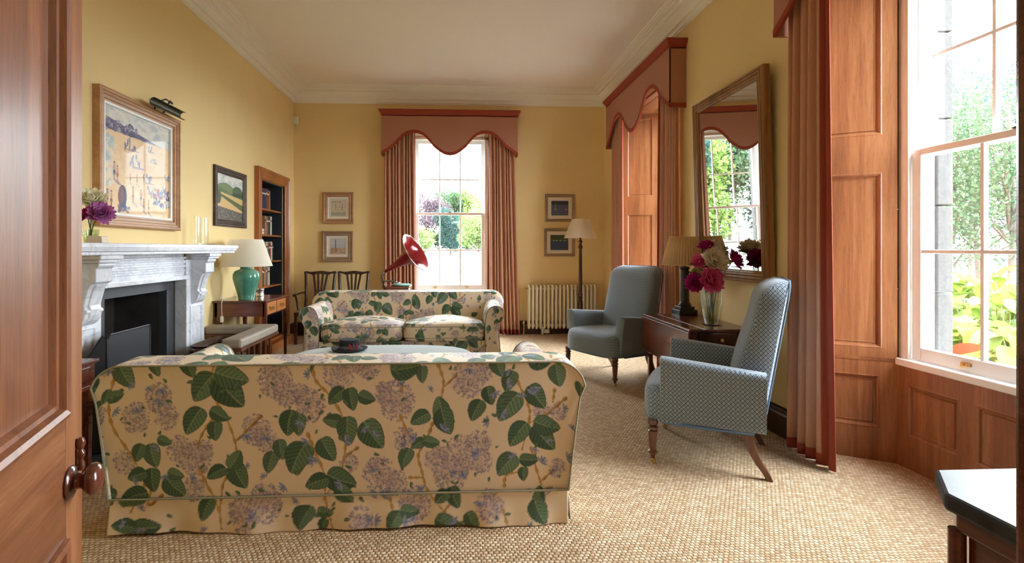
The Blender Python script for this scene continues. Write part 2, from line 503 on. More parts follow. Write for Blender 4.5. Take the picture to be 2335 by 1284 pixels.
# ------------------------------------------------------------------ the room shell
def wall_holes(name, u0, u1, z0, z1, holes, thick, put, mat, label):
    """wall with rectangular openings; put(u, d, z) -> xyz with d = depth behind the room face"""
    us = sorted({u0, u1} | {h[i] for h in holes for i in (0, 1)})
    zs = sorted({z0, z1} | {h[i] for h in holes for i in (2, 3)})
    g = G()
    solid = lambda i, j: 0 <= i < len(us) - 1 and 0 <= j < len(zs) - 1 and not any(h[0] <= (us[i] + us[i + 1]) / 2 <= h[1] and h[2] <= (zs[j] + zs[j + 1]) / 2 <= h[3] for h in holes)
    for i in range(len(us) - 1):
        for j in range(len(zs) - 1):
            if not solid(i, j):
                continue
            a, b, c_, d = us[i], us[i + 1], zs[j], zs[j + 1]
            q = lambda *P: g.add([put(*p) for p in P], [(0, 1, 2, 3)])
            q((a, 0, c_), (b, 0, c_), (b, 0, d), (a, 0, d))
            q((a, thick, c_), (b, thick, c_), (b, thick, d), (a, thick, d))
            if not solid(i - 1, j): q((a, 0, c_), (a, thick, c_), (a, thick, d), (a, 0, d))
            if not solid(i + 1, j): q((b, 0, c_), (b, thick, c_), (b, thick, d), (b, 0, d))
            if not solid(i, j - 1): q((a, 0, c_), (b, 0, c_), (b, thick, c_), (a, thick, c_))
            if not solid(i, j + 1): q((a, 0, d), (b, 0, d), (b, thick, d), (a, thick, d))
    import bmesh
    me = bpy.data.meshes.new(name)
    me.from_pydata(g.v, [], g.f)
    b = bmesh.new(); b.from_mesh(me); bmesh.ops.remove_doubles(b, verts=b.verts, dist=1e-5); b.to_mesh(me); b.free()
    return tag(finish(me, name, mat), label, 'wall', kind='structure')

TW = 0.70                                         # outer walls' thickness
WH = 0.87                                         # half width of a window recess at the room face
WT = 3.12                                         # its height
WIN = [(-0.105, YF), (2.32, XR), (5.93, XR)]      # centres: far window, near right window, far right window
FY0, FY1 = 3.41, 4.45                             # fireplace opening
BY0, BY1, BZ0, BZ1 = 6.36, 7.20, 0.12, 2.17       # bookcase niche
wall_holes('wall_far', XL - 0.3, XR + TW, -0.05, 3.85, [(WIN[0][0] - WH, WIN[0][0] + WH, -0.05, WT)], TW, lambda u, d, z: (u, YF + d, z), 'wall', 'yellow painted end wall with a tall sash window')
wall_holes('wall_right', YN - 0.5, YF, -0.05, 3.85, [(WIN[1][0] - WH, WIN[1][0] + WH, -0.05, WT), (WIN[2][0] - WH, WIN[2][0] + WH, -0.05, WT)], TW, lambda u, d, z: (XR + d, u, z), 'wall', 'yellow painted wall with two tall windows and a mirror')
wall_holes('wall_left', YN - 0.5, YF, -0.05, 3.85, [(FY0, FY1, -0.05, 1.05), (BY0, BY1, BZ0, BZ1)], 0.42, lambda u, d, z: (XL - d, u, z), 'wall', 'yellow painted wall with the marble fireplace')
JX = U(2311, 600, Y=YN + .005).x                                      # right jamb of the doorway the camera looks through
HX = -0.598                                       # hinge side
wall_holes('wall_near', XL, XR, -0.05, 3.85, [(HX - 0.02, JX + 0.03, -0.05, 2.2)], 0.45, lambda u, d, z: (u, YN - d, z), 'wall', 'yellow painted wall around the doorway one looks through')
tag(G().box(XL - 0.42, XR + TW, -0.6, YF + TW, -0.06, 0.0).obj('floor', 'sisal'), 'floor covered wall to wall in beige woven sisal', 'floor', kind='structure')
tag(G().box(XL - 0.42, XR + TW, -0.1, YF + TW, ZC, ZC + 0.12).obj('ceiling', 'ceiling'), 'plain cream painted ceiling', 'ceiling', kind='structure')

# cornice: a moulded section run along each wall, mitred at the corners
CP = [(0, 0), (.012, 0), (.012, .012), (.026, .018), (.03, .05), (.036, .06), (.05, .064), (.058, .1), (.075, .13), (.1, .15), (.108, .152), (.108, .168), (.12, .17), (.126, .182),
      (.134, .186), (.136, .196), (.156, .2), (.16, .19), (.164, .204), (.186, .208), (.19, .2), (.195, .214), (.216, .218), (.22, .228), (0, .228)]
def run(name, prof, a, b, into, z, mat, label, ma=1, mb=1, n=None):
    """prof (projection, height); a -> b along the wall foot, into = unit vector into the room; ma/mb = mitre factors"""
    a, b, into = Vector(a), Vector(b), Vector(into)
    d = (b - a).normalized()
    r0 = [tuple(a + into * p + d * p * ma + Vector((0, 0, z + h))) for p, h in prof]
    r1 = [tuple(b + into * p - d * p * mb + Vector((0, 0, z + h))) for p, h in prof]
    return tag(G().rings([r0, r1]).obj(name, mat), label, 'trim', kind='structure')
run('trim_1', CP, (XL, YF, 0), (XR, YF, 0), (0, -1, 0), ZW, 'cornice', 'cream plaster cornice above the end window wall')
run('trim_2', CP, (XL, YN, 0), (XL, YF, 0), (1, 0, 0), ZW, 'cornice', 'cream plaster cornice above the fireplace wall')
run('trim_3', CP, (XR, YF, 0), (XR, YN, 0), (-1, 0, 0), ZW, 'cornice', 'cream plaster cornice above the mirror wall')
run('trim_4', CP, (XR, YN, 0), (XL, YN, 0), (0, 1, 0), ZW, 'cornice', 'cream plaster cornice above the doorway wall')
BP = [(0, 0), (.028, 0), (.028, .15), (.022, .165), (.016, .17), (.014, .19), (.006, .2), (0, .2)]
wl, wr = WIN[0][0] - WH, WIN[0][0] + WH
run('baseboard_far_left', BP, (XL, YF, 0), (wl, YF, 0), (0, -1, 0), 0, 'darkwood', 'dark wood baseboard behind the two dining chairs', 1, 0)
run('baseboard_far_right', BP, (wr, YF, 0), (XR, YF, 0), (0, -1, 0), 0, 'darkwood', 'dark wood baseboard behind the radiator', 0, 1)
for k, (a, b) in enumerate([(YN, 2.95), (4.93, 6.2), (7.42, YF)]):
    run('baseboard_left' if k == 0 else 'baseboard_left_%d' % (k + 1), BP, (XL, a, 0), (XL, b, 0), (1, 0, 0), 0, 'darkwood',
        ['dark wood baseboard before the fireplace', 'dark wood baseboard under the writing table', 'dark wood baseboard in the corner by the bookcase'][k], 0, 0)
for k, (a, b) in enumerate([(YF, WIN[2][0] + WH), (WIN[2][0] - WH, WIN[1][0] + WH), (WIN[1][0] - WH, YN)]):
    run('baseboard_right' if k == 0 else 'baseboard_right_%d' % (k + 1), BP, (XR, a, 0), (XR, b, 0), (-1, 0, 0), 0, 'darkwood',
        ['dark wood baseboard in the corner by the floor lamp', 'dark wood baseboard under the mirror', 'dark wood baseboard by the marble-topped cabinet'][k], 0, 0)

# ------------------------------------------------------------------ windows (local frame: room face at y = 0, outside at +y)
def panelled(parent, A, B, z0, z1, openings, stile, name, inward):
    """framed panelling standing on the plan line A -> B (2D), openings = [(s0, s1, z0, z1)] in metres along the line"""
    A, B = Vector(A), Vector(B)
    L = (B - A).length
    d = (B - A) / L
    nrm = Vector((d.y, -d.x))
    if nrm.dot(Vector(inward)) < 0: nrm = -nrm
    M = Matrix(((d.x, -nrm.x, 0, A.x), (d.y, -nrm.y, 0, A.y), (0, 0, 1, 0), (0, 0, 0, 1)))
    root = G(M)
    us = sorted({0, L} | {o[i] for o in openings for i in (0, 1)})
    zs = sorted({z0, z1} | {o[i] for o in openings for i in (2, 3)})
    for i in range(len(us) - 1):
        for j in range(len(zs) - 1):
            if not any(o[0] <= (us[i] + us[i + 1]) / 2 <= o[1] and o[2] <= (zs[j] + zs[j + 1]) / 2 <= o[3] for o in openings):
                root.box(us[i], us[i + 1], -0.022, 0.0, zs[j], zs[j + 1])
    fr = root.obj(name, 'shutterwood', parent)
    for s0, s1, a, b in openings:
        g = G(M @ Matrix.Translation(((s0 + s1) / 2, 0, (a + b) / 2)))
        g.loops(s1 - s0, b - a, [(0, .022), (.006, .024), (.016, .018), (.022, .008), (.03, .006), (.034, .012), (.04, .01)])
        g.obj('panel', 'shutterwood', fr)
    return fr

SP = (0.63, 0.41)                                 # plan position of the recess' inner corner
def make_window(name, label):
    W = thing(name, label, 'window', kind='structure')
    L = math.hypot(WH - SP[0], SP[1])
    for sx in (-1, 1):
        G().prism([(sx * WH, 0.0), (sx * (WH + .0), SP[1]), (sx * SP[0], SP[1])], 0, WT).obj('lining', 'shutterwood', W)
        sh = panelled(W, (sx * WH, 0), (sx * SP[0], SP[1]), 0.635, WT, [(.07, L - .075, .69, 1.77), (.07, L - .075, 2.0, 3.05)], .07, 'shutter', (-sx, 0))
        G(Matrix.Translation((sx * (SP[0] + .012), SP[1] - .03, 0))).box(-.012, .012, -.012, .012, 1.62, 1.7).box(-.012, .012, -.012, .012, .78, .86).obj('hinge', 'brass', sh)
        panelled(W, (sx * WH, 0), (sx * SP[0], SP[1]), 0.0, 0.615, [(.07, L - .085, .2, .525)], .07, 'dado_panelling', (-sx, 0))
        panelled_cap = [(sx * (WH), -.0), (sx * (SP[0] - .012), SP[1] - .0), (sx * (SP[0] - .012), SP[1] - .03), (sx * (WH - .03), -.0)]
        G().prism(panelled_cap, .615, .635).obj('dado_rail', 'shutterwoodx', W)
    pw, st = 0.305, 0.085
    x0 = -(3 * pw + 2 * st) / 2 + SP[0]
    panelled(W, (-SP[0], SP[1] + .01), (SP[0], SP[1] + .01), 0, .60, [(x0 + k * (pw + st), x0 + k * (pw + st) + pw, .19, .5) for k in range(3)], .085, 'apron_panelling', (0, -1))
    G().box(-SP[0], SP[0], SP[1] + .01, .60, 0, .60).obj('apron_back', 'shutterwood', W)
    # soffit, panelled wood
    g = G().prism([(-WH, 0), (WH, 0), (SP[0], SP[1] + .05), (-SP[0], SP[1] + .05)], WT - .03, WT + .0)
    so_ = g.obj('soffit', 'shutterwoodx', W)
    G(Matrix.Translation((0, .2, WT - .03)) @ Matrix.Rotation(R(90), 4, 'X')).loops(1.1, .24, [(0, 0), (.0, .006), (.012, .01), (.03, 0), (.04, .004)]).obj('panel', 'shutterwoodx', so_)
    # sill board and box frame in white paint
    G().box(-SP[0] + .0, SP[0], SP[1] - .02, .60, .60, .642).obj('sill', 'white', W, bevel=.006)
    b = G()
    y0, y1 = SP[1] + .01, .60
    for sx in (-1, 1):
        xs = sorted((sx * .63, sx * .575)); b.box(xs[0], xs[1], y0, y1, .642, 3.1)
        xs = sorted((sx * .575, sx * .562)); b.box(xs[0], xs[1], y0, y0 + .02, .642, 3.1); b.box(xs[0], xs[1], y0 + .075, y0 + .085, .642, 3.1)
    b.box(-.63, .63, y0, y1, 3.06, 3.13)
    b.obj('box_frame', 'white', W, bevel=.003)
    def sash(za, zb, y, rails, topr, botr):
        f = G()
        for sx in (-1, 1):
            xs = sorted((sx * .565, sx * .508)); f.box(xs[0], xs[1], y, y + .042, za, zb)
        f.box(-.508, .508, y, y + .042, za, za + botr).box(-.508, .508, y, y + .042, zb - topr, zb)
        so = f.obj('sash', 'white', W, bevel=.004)
        zl = [za + botr] + rails + [zb - topr]
        xl = [-.508, -.168, .168, .508]
        for x in xl[1:3]:
            G().prism([(x - .009, y + .006), (x + .009, y + .006), (x + .011, y + .02), (x + .004, y + .036), (x - .004, y + .036), (x - .011, y + .02)], zl[0], zl[-1]).obj('glazing_bar', 'white', so)
        for z in rails:
            G().prism([(y + .006, z - .009), (y + .006, z + .009), (y + .02, z + .011), (y + .036, z + .004), (y + .036, z - .004), (y + .02, z - .011)], -.508, .508, 'x').obj('glazing_bar', 'white', so)
        for i in range(3):
            for j in range(len(zl) - 1):
                G().box(xl[i], xl[i + 1], y + .022, y + .025, zl[j], zl[j + 1]).obj('pane', 'pane', so)
        return so
    lo = sash(.645, 1.888, y0 + .026, [1.285], .038, .075)
    up = sash(1.85, 3.065, y0 + .092, [2.43], .055, .038)
    for x in (-.24, .27):
        G(Matrix.Translation((x, y0 + .02, .685))).box(-.026, .026, -.004, .006, -.008, .008).tube([(-.012, -.004, 0), (-.01, -.02, -.016), (.01, -.02, -.016), (.012, -.004, 0)], .004, 6).obj('sash_lift', 'brass', lo)
    G(Matrix.Translation((0, y0 + .03, 1.888))).box(-.02, .02, -.008, .02, 0, .008).lathe([(.008, .008), (.005, .018), (.011, .03), (.006, .036)], 10).obj('fastener', 'bronze', lo)
    # stone outside
    for sx in (-1, 1):
        xs = sorted((sx * .56, sx * WH))
        for k in range(6):
            G().box(xs[0], xs[1], .602, .70, k * .52 + .004, (k + 1) * .52 - .004).obj('quoin', 'stone', W, bevel=.006)
    G().box(-WH, WH, .602, .74, -.05, .60).obj('stone_sill', 'stone', W)
    return W
W1 = make_window('window_1', 'tall twelve-pane sash window at the end of the room, lawn beyond')
W1.location = (WIN[0][0], YF, 0)
W2 = copy_tree(W1, label='near tall sash window beside the orange-edged curtain, terrace beyond')
W2.name = 'window_2'
W2.location = (XR, WIN[1][0], 0); W2.rotation_euler = (0, 0, R(-90))
W3 = copy_tree(W1, label='tall sash window behind the far blue armchair, mostly hidden by its curtains')
W3.name = 'window_3'
W3.location = (XR, WIN[2][0], 0); W3.rotation_euler = (0, 0, R(-90))
portal((WIN[0][0], YF + .75, 1.85), (R(-90), 0, 0), 1.3, 2.6)
portal((XR + .75, WIN[1][0], 1.85), (R(-90), 0, R(-90)), 1.3, 2.6)
portal((XR + .75, WIN[2][0], 1.85), (R(-90), 0, R(-90)), 1.3, 2.6)
# unseen shell added to block doorway light, and a fill globe added inside
tag(G().box(-1.5, 1.5, -3.1, -3.0, 0, 2.9).obj('wall_added_end', 'cornice'), 'pale end wall added behind the viewer to shut out light', 'wall', kind='structure')
for k, x in enumerate((-1.5, 1.5)):
    tag(G().box(*sorted((x, x * 1.06)), -3.0, YN - .45, 0, 2.9).obj('wall_added_' + ('left', 'right')[k], 'cornice'), ('pale wall added to shut out light on the hinge side of the door', 'pale wall added to shut out light on the cabinet side of the door')[k], 'wall', kind='structure')
tag(G().box(-1.6, 1.6, -3.1, YN - .45, 2.9, 3.0).obj('ceiling_added', 'ceiling'), 'ceiling added behind the viewer to shut out light', 'ceiling', kind='structure')
tag(G().box(-1.6, 1.6, -3.1, -.6, -.06, 0).obj('floor_added', 'sisal'), 'sisal floor of the enclosure added behind the viewer', 'floor', kind='structure')
hl_ = thing('fill_lamp', 'round glowing fill globe added unseen behind the viewer', 'lamp', (0, -1.3, 2.2), 0)  # added out of view to brighten the near sofa's back
t_ = NT('fill_glow'); t_.set(Base_Color=(1, .9, .75, 1), Emission_Color=(1, .82, .6, 1), Emission_Strength=FILL_STRENGTH); MT['fill_globe'] = t_.mat
G().lathe([(0, 0), (.09, .02), (.15, .09), (.17, .17), (.15, .25), (.09, .32), (.04, .34), (0, .34)], 24).obj('globe', 'fill_globe', hl_, 60)
G().tube([(0, 0, .33), (0, 0, .7)], .01, 8).obj('chain', 'bronze', hl_)
# ------------------------------------------------------------------ the door one looks past
DW, DA = 0.90, R(20)                              # width; it stands open 20 degrees past square
door = thing('door_1', 'panelled mahogany door standing open beside the floral sofa', 'door', (HX, YN, 0), 0, kind='structure')
door.rotation_euler = (0, 0, R(90) + DA)          # local x runs from hinge to free edge, the face one sees is at -y
SW_ = 0.105
sec = [(.25, .655), (.925, 2.05)]
g = G().box(0, SW_, 0, .044, .01, 2.15).box(DW - SW_, DW, 0, .044, .01, 2.15)
g.obj('stile', 'doorwood', door, bevel=.002)
g = G().box(SW_, DW - SW_, 0.0005, .0435, .01, .25).box(SW_, DW - SW_, .0005, .0435, .655, .925).box(SW_, DW - SW_, .0005, .0435, 2.05, 2.15)
g.obj('rail', 'doorwoodx', door, bevel=.002)
for a, b in sec:
    w_, h_ = DW - 2 * SW_, b - a
    p = G(Matrix.Translation((DW / 2, 0, (a + b) / 2))).loops(w_, h_, [(.03, -.02), (.034, -.018)]).obj('panel', 'doorwood', door)
    G(Matrix.Translation((DW / 2, 0, (a + b) / 2))).loops(w_, h_, [(0, -.001), (.002, .009), (.012, .013), (.022, .008), (.027, -.004), (.036, -.006), (.044, -.019)], fill=False).obj('moulding', 'doorwood', p)
    G(Matrix.Translation((DW / 2, .044, (a + b) / 2)) @ Matrix.Rotation(PI, 4, 'Z')).loops(w_, h_, [(0, 0), (.012, .01), (.03, -.012), (.05, -.01)]).obj('panel', 'doorwood', door)
kz = 0.772
KM = Matrix.Translation((DW - .088, 0, kz)) @ Matrix.Rotation(R(90), 4, 'X')
kn = G(KM).lathe([(.0, .0), (.036, .0), (.037, .004), (.033, .009), (.024, .012), (.018, .014), (.0165, .02), (.0175, .026), (.022, .029), (.03, .034), (.0355, .040), (.037, .046), (.0355, .052), (.03, .058), (.02, .0625), (.008, .0645), (0, .065)], 28).obj('knob', 'mahogany', door, 50)
G(Matrix.Translation((DW - .04, -.002, kz + .03)) @ Matrix.Rotation(R(90), 4, 'X')).box(-.009, .009, -.02, .03, 0, .004).obj('keyhole_plate', 'mahogany', kn, bevel=.003)
G(Matrix.Translation((DW - .04, -.008, kz + .035))).lathe([(.0, -.03), (.008, -.026), (.009, -.012), (.005, -.002), (.009, .006), (.0095, .014), (.005, .022), (.009, .03), (.01, .04), (.007, .048), (0, .05)], 14).obj('keyhole_cover', 'mahogany', kn, 50)
# door lining around the opening
g = G().box(JX, JX + .03, YN - .45, YN + .005, 0, 2.2)
tag(g.obj('trim_5', 'mahogany', bevel=.004), 'dark wood jamb at the very edge of the doorway', 'trim', kind='structure')
tag(G().box(HX - .02, HX - .001, YN - .45, YN - .002, 0, 2.2).obj('trim_6', 'mahogany'), 'wooden jamb behind the open door', 'trim', kind='structure')

# ------------------------------------------------------------------ pelmets and curtains
def pelmet(label, wid, loc, rz):
    P = thing('pelmet', label, 'pelmet', loc, rz, 'curtain pelmets')
    h = wid / 2
    PT, PB, D = 3.29, 2.70, 0.17
    xs = np.linspace(-h, h, 97)
    q = np.abs(xs) / h
    key = np.interp(q, [0, .05, .1, .18, .25, .262, .33, .40, .48, .55, .62, .70, .76, .80, .86, .93, 1.0],
                    [2.70, 2.705, 2.722, 2.775, 2.835, 2.862, 2.94, 3.0, 3.028, 3.03, 3.015, 2.965, 2.9, 2.855, 2.80, 2.75, 2.705])
    zb = key
    f = G()
    n = len(xs)
    f.add([(x, -D, z + .0) for x, z in zip(xs, zb)] + [(x, -D, PT) for x in xs] + [(x, -D + .015, z) for x, z in zip(xs, zb)] + [(x, -D + .015, PT) for x in xs],
          [(i, i + 1, n + i + 1, n + i) for i in range(n - 1)] + [(2 * n + i, 3 * n + i, 3 * n + i + 1, 2 * n + i + 1) for i in range(n - 1)] + [(i, 2 * n + i, 2 * n + i + 1, i + 1) for i in range(n - 1)])
    f.box(-h, -h + .015, -D + .015, 0, PB, PT).box(h - .015, h, -D + .015, 0, PB, PT).box(-h, h, -D, 0, PT - .01, PT + .02)
    f.obj('pelmet_board', 'pelmet', P)
    g = G()
    g.add([(x, -D - .004, z - .002) for x, z in zip(xs, zb)] + [(x, -D - .004, z + .046) for x, z in zip(xs, zb)] + [(x, -D + .017, z - .002) for x, z in zip(xs, zb)],
          [(i, i + 1, n + i + 1, n + i) for i in range(n - 1)] + [(i, 2 * n + i, 2 * n + i + 1, i + 1) for i in range(n - 1)])
    for sx in (-1, 1):
        xa = sorted((sx * (h + .003), sx * (h - .002)))
        g.box(xa[0], xa[1], -D - .004, 0, PB, PB + .046)
    g.obj('braid_edge', 'border', P)
    prof = [(0, 0), (.004, .0), (.004, .018), (.014, .026), (.036, .058), (.04, .07), (.04, .082), (0, .082)]
    g = G()
    pts = [(-h, 0, -1, 0), (-h, -D, -1, -1), (h, -D, 1, -1), (h, 0, 1, 0)]
    g.rings([[(x + dx * p, y + dy * p, PT + z) for p, z in prof] for x, y, dx, dy in pts])
    g.box(-h, h, -D, 0, PT + .06, PT + .08)
    g.obj('top_moulding', 'border', P)
    return P
pelmet('scalloped terracotta pelmet over the end window', 2.03, (-.098, YF - .003, 0), 0)
pelmet('scalloped terracotta pelmet between the room corner and the mirror', 2.1, (XR - .003, 5.93, 0), -90)
pelmet('scalloped terracotta pelmet at the upper right, over the nearest curtain', 2.05, (XR - .003, 2.215, 0), -90)

def curtain(label, loc, rz, top, bot, lead, folds, amp=.045, seed=0, bw=.09, flare=0.0, base=-.088):
    """top/bot = (x from, x to) in the local frame of its wall, lead = +1/-1: which side carries the border; hem on the floor"""
    T = thing('curtain', label, 'curtain', loc, rz, 'terracotta curtains')
    rn = np.random.default_rng(seed)
    nu, nv = folds * 14 + 1, 41
    u = np.linspace(0, 1, nu)
    ph = u + .018 * np.sin(2 * PI * u * 2.3 + seed)
    a_ = np.interp(u, np.linspace(0, 1, folds + 1), .75 + .5 * rn.random(folds + 1))
    a_ = a_ * np.clip(((1 - u) if lead > 0 else u) / .3, .12, 1) ** .8 if bw > .1 else a_
    zs = np.concatenate([np.linspace(3.2, 2.3, 8), np.linspace(2.2, .012, nv - 8)])
    Pn = np.zeros((nu, nv, 3))
    for j, z in enumerate(zs):
        t_ = 1 - z / 3.2
        e = t_ ** 1.5
        x0 = top[0] + (bot[0] - top[0]) * e; x1 = top[1] + (bot[1] - top[1]) * e
        am = amp * (.7 + .5 * t_) * a_
        Pn[:, j, 0] = x0 + (x1 - x0) * (u + .012 * np.sin(6 * PI * u + 3 * t_ + seed))
        wv = np.sin(2 * PI * folds * ph + .5 * math.sin(2.2 * t_ + seed))
        Pn[:, j, 1] = base + am * np.sign(wv) * np.abs(wv) ** .75 - flare * e * (u if lead > 0 else 1 - u) ** 3
        Pn[:, j, 2] = z
    wdt = abs(top[1] - top[0])
    uc = (u[:-1] + u[1:]) / 2
    ub = bw / wdt * .55
    isb = (uc > 1 - ub) if lead > 0 else (uc < ub)
    zc = (zs[:-1] + zs[1:]) / 2
    mask = isb[:, None] | (zc[None, :] < .1)
    for nm, mk, mt in (('drape', ~mask, 'curtain'), ('border', mask, 'border')):
        o = colgrid(nm, Pn, np.ones((nu, nv, 3)), mt, T, keep=mk, smooth=70)
        m = o.modifiers.new('thickness', 'SOLIDIFY'); m.thickness = .006; m.offset = 0
    return T
# local x of the right wall runs towards the camera
curtain('pleated terracotta curtain behind the red gramophone horn', (-.098, YF, 0), 0, (-.995, -.53), (-.98, -.50), 1, 9, .034, 1, .03)
curtain('pleated terracotta curtain between the end window and the radiator', (-.098, YF, 0), 0, (.58, .975), (.57, 1.06), -1, 8, .034, 2, .03)
curtain('terracotta curtain with a lit pale fold, behind the far armchair', (XR, 5.93, 0), -90, (-1.02, -.60), (-1.04, -.42), 1, 6, .045, 3, .11, .05)
curtain('terracotta curtain between the wooden shutter and the mirror', (XR, 5.93, 0), -90, (.60, 1.01), (.56, 1.03), -1, 7, .028, 4, base=-.074)
curtain('large terracotta curtain with brick-red edge behind the near armchair', (XR, 2.215, 0), -90, (-.98, -.65), (-1.02, -.60), 1, 5, .032, 5, .13, .01, base=-.076)

# ------------------------------------------------------------------ fireplace
FC = (FY0 + FY1) / 2
fp = thing('fireplace', 'carved white marble chimneypiece with scrolled brackets and black opening', 'fireplace', (XL, FC, 0), 90)
# local: x along the wall (world Y), -y into the room
g = G()
for sx in (-1, 1):
    a, b = sorted((sx * .52, sx * .83))
    g = G().box(a, b, -.125, 0, 0, 1.21)
    j = g.obj('jamb', 'marble', fp, bevel=.004)
    a2, b2 = sorted((sx * .56, sx * .79))
    G(Matrix.Translation(((a2 + b2) / 2, -.125, .44))).loops(.2, .74, [(0, 0), (.0, .006), (.014, .008), (.02, 0), (.03, -.004)]).obj('jamb_panel', 'marble', j)
    G().box(*sorted((sx * .505, sx * .845)), -.14, 0, 0, .12).obj('plinth_block', 'marble', j, bevel=.004)
    # scroll bracket: side outline extruded across
    ol = [(-.12, 1.215), (-.265, 1.215), (-.27, 1.2), (-.262, 1.185), (-.25, 1.18), (-.25, 1.10), (-.247, 1.092), (-.225, 1.085), (-.205, 1.05), (-.188, .99), (-.178, .945), (-.182, .93), (-.195, .922), (-.197, .91),
          (-.185, .898), (-.18, .87), (-.166, .845), (-.145, .826), (-.128, .82), (-.12, .82)]
    cx = sx * .675
    br = G().prism([(p[0], p[1]) for p in ol], cx - .075, cx + .075, 'x').obj('bracket', 'marble', j, bevel=.006)
    ol2 = [(-.12, 1.08), (-.238, 1.08), (-.216, 1.04), (-.199, .99), (-.19, .95), (-.2, .925), (-.195, .89), (-.175, .85), (-.12, .83)]
    G().prism(ol2, cx - .045, cx + .045, 'x').obj('scroll_rib', 'marble', br, bevel=.008)
    G().box(cx - .095, cx + .095, -.285, -.1, 1.215, 1.235).box(cx - .105, cx + .105, -.3, -.1, 1.235, 1.262).obj('bracket_cap', 'marble', br, bevel=.005)
fz = G().box(-.52, .52, -.105, 0, 1.05, 1.262).obj('frieze', 'marble', fp, bevel=.003)
for z, d in ((1.225, .016), (1.19, .012), (1.155, .018), (1.12, .01)):
    G().prism([(-.10, z - .014), (-.105 - d, z - .008), (-.105 - d, z + .008), (-.10, z + .014)], -.52, .52, 'x').obj('reed', 'marble', fz)
G().box(-.55, .55, -.14, -.1, 1.04, 1.075).obj('lintel_edge', 'marble', fz, bevel=.005)
sh = G().box(-1.04, 1.04, -.31, 0, 1.262, 1.285).box(-1.05, 1.05, -.325, 0, 1.285, 1.3).box(-1.06, 1.06, -.335, 0, 1.305, 1.337).obj('mantel_shelf', 'marble', fp, bevel=.006)
G().box(-1.03, 1.03, -.33, 0, 1.3, 1.306).obj('shelf_groove', 'marble', sh)
for sx in (-1, 1):
    G().box(*sorted((sx * .52, sx * .435)), -.03, .02, 0, 1.05).obj('slip', 'soot' if False else 'stone', fp)
G().box(-.435, .435, -.03, .02, .955, 1.05).obj('lintel_slip', 'slate', fp)
for sx in (-1, 1):
    G().box(*sorted((sx * .435, sx * .37)), -.045, .02, 0, .96).obj('iron_cheek', 'slate', fp, bevel=.003)
G().box(-.52, .52, .38, .41, 0, 1.1).box(-.52, -.37, .02, .38, 0, 1.1).box(.37, .52, .02, .38, 0, 1.1).box(-.52, .52, .02, .4, .955, 1.1).box(-.52, .52, .0, .4, -.05, .004).obj('firebox', 'soot', fp)
G().box(-.845, .845, -.50, -.0, 0.0, .03).obj('hearth_slab', 'slate', fp, bevel=.004)
MT['guardmesh'] = flat('fine_dark_mesh', C(62, 65, 72), 0.35, 0.4)
# folding spark guard
fs = thing('spark_guard', 'dark folding spark guard in front of the fireplace opening', 'fire screen', (XL + .12, 3.53, .039), 90)
def guard(x0, x1, y0, y1, za, zb, nm='screen_panel'):
    dx, dy = x1 - x0, y1 - y0
    ln = math.hypot(dx, dy)
    M = Matrix(((dx / ln, -dy / ln, 0, x0), (dy / ln, dx / ln, 0, y0), (0, 0, 1, 0), (0, 0, 0, 1)))
    o = G(M).prism([(.0, 0), (ln, 0), (ln, zb), (ln - .02, zb + .02), (.03, za + .02), (0, za - .03)], -.002, .002, 'y').obj(nm, 'guardmesh', fs)
    G(M).tube([(.0, 0, 0), (ln, 0, 0), (ln, 0, zb), (ln - .02, 0, zb + .02), (.03, 0, za + .02), (0, 0, za - .03)], .007, 8, closed=True).obj('rim', 'black', o)
guard(-.27, .19, -.14, -.13, .70, .70)
guard(.19, .29, -.13, -.06, .70, .56)
guard(-.33, -.27, -.05, -.14, .6, .7)
# club fender with padded corner seat
fe = thing('club_fender', 'low club fender with padded grey leather corner seat by the hearth', 'fender', (XL, FC, 0), 90)
FX, FD = 1.10, .66                                # half length, projection
pad = [(FX + .10, -.02), (FX - .06, -.02), (FX - .06, -FD + .16), (FX - .78, -FD + .16), (FX - .78, -FD - .01), (FX + .10, -FD - .01)]
G().prism(pad, .475, .555).obj('seat_pad', 'suede', fe, bevel=.022)
G().prism([(p[0] * 1.0, p[1]) for p in pad], .455, .477).obj('seat_rail', 'legwood', fe)
padn = [(-.80, -.33), (-.80, -FD - .01), (-.38, -FD - .01), (-.38, -FD + .15), (-.65, -FD + .15), (-.65, -.33)]
G().prism(padn, .475, .555).obj('seat_pad', 'suede', fe, bevel=.022)
G().prism(padn, .455, .477).obj('seat_rail', 'legwood', fe)
g = G().box(-.80, FX + .08, -FD + .0, -FD + .14, .002, .05).box(FX - .05, FX + .08, -FD + .14, -.03, .002, .05).box(-.80, -.67, -FD + .14, -.33, .032, .05)
g.obj('base_rail', 'legwood', fe, bevel=.004)
for x in [FX - .75 + k * .13 for k in range(7)] + [-.42, -.53, -.64, -.75]:
    G().box(x - .008, x + .008, -FD + .045, -FD + .061, .05, .456).obj('upright', 'legwood', fe)
for x, nk in ((FX + .015, 4), (-.735, 2)):
    for k in range(nk):
        G().box(x - .008, x + .008, -FD + .2 + k * .13, -FD + .216 + k * .13, .05, .456).obj('upright', 'legwood', fe)
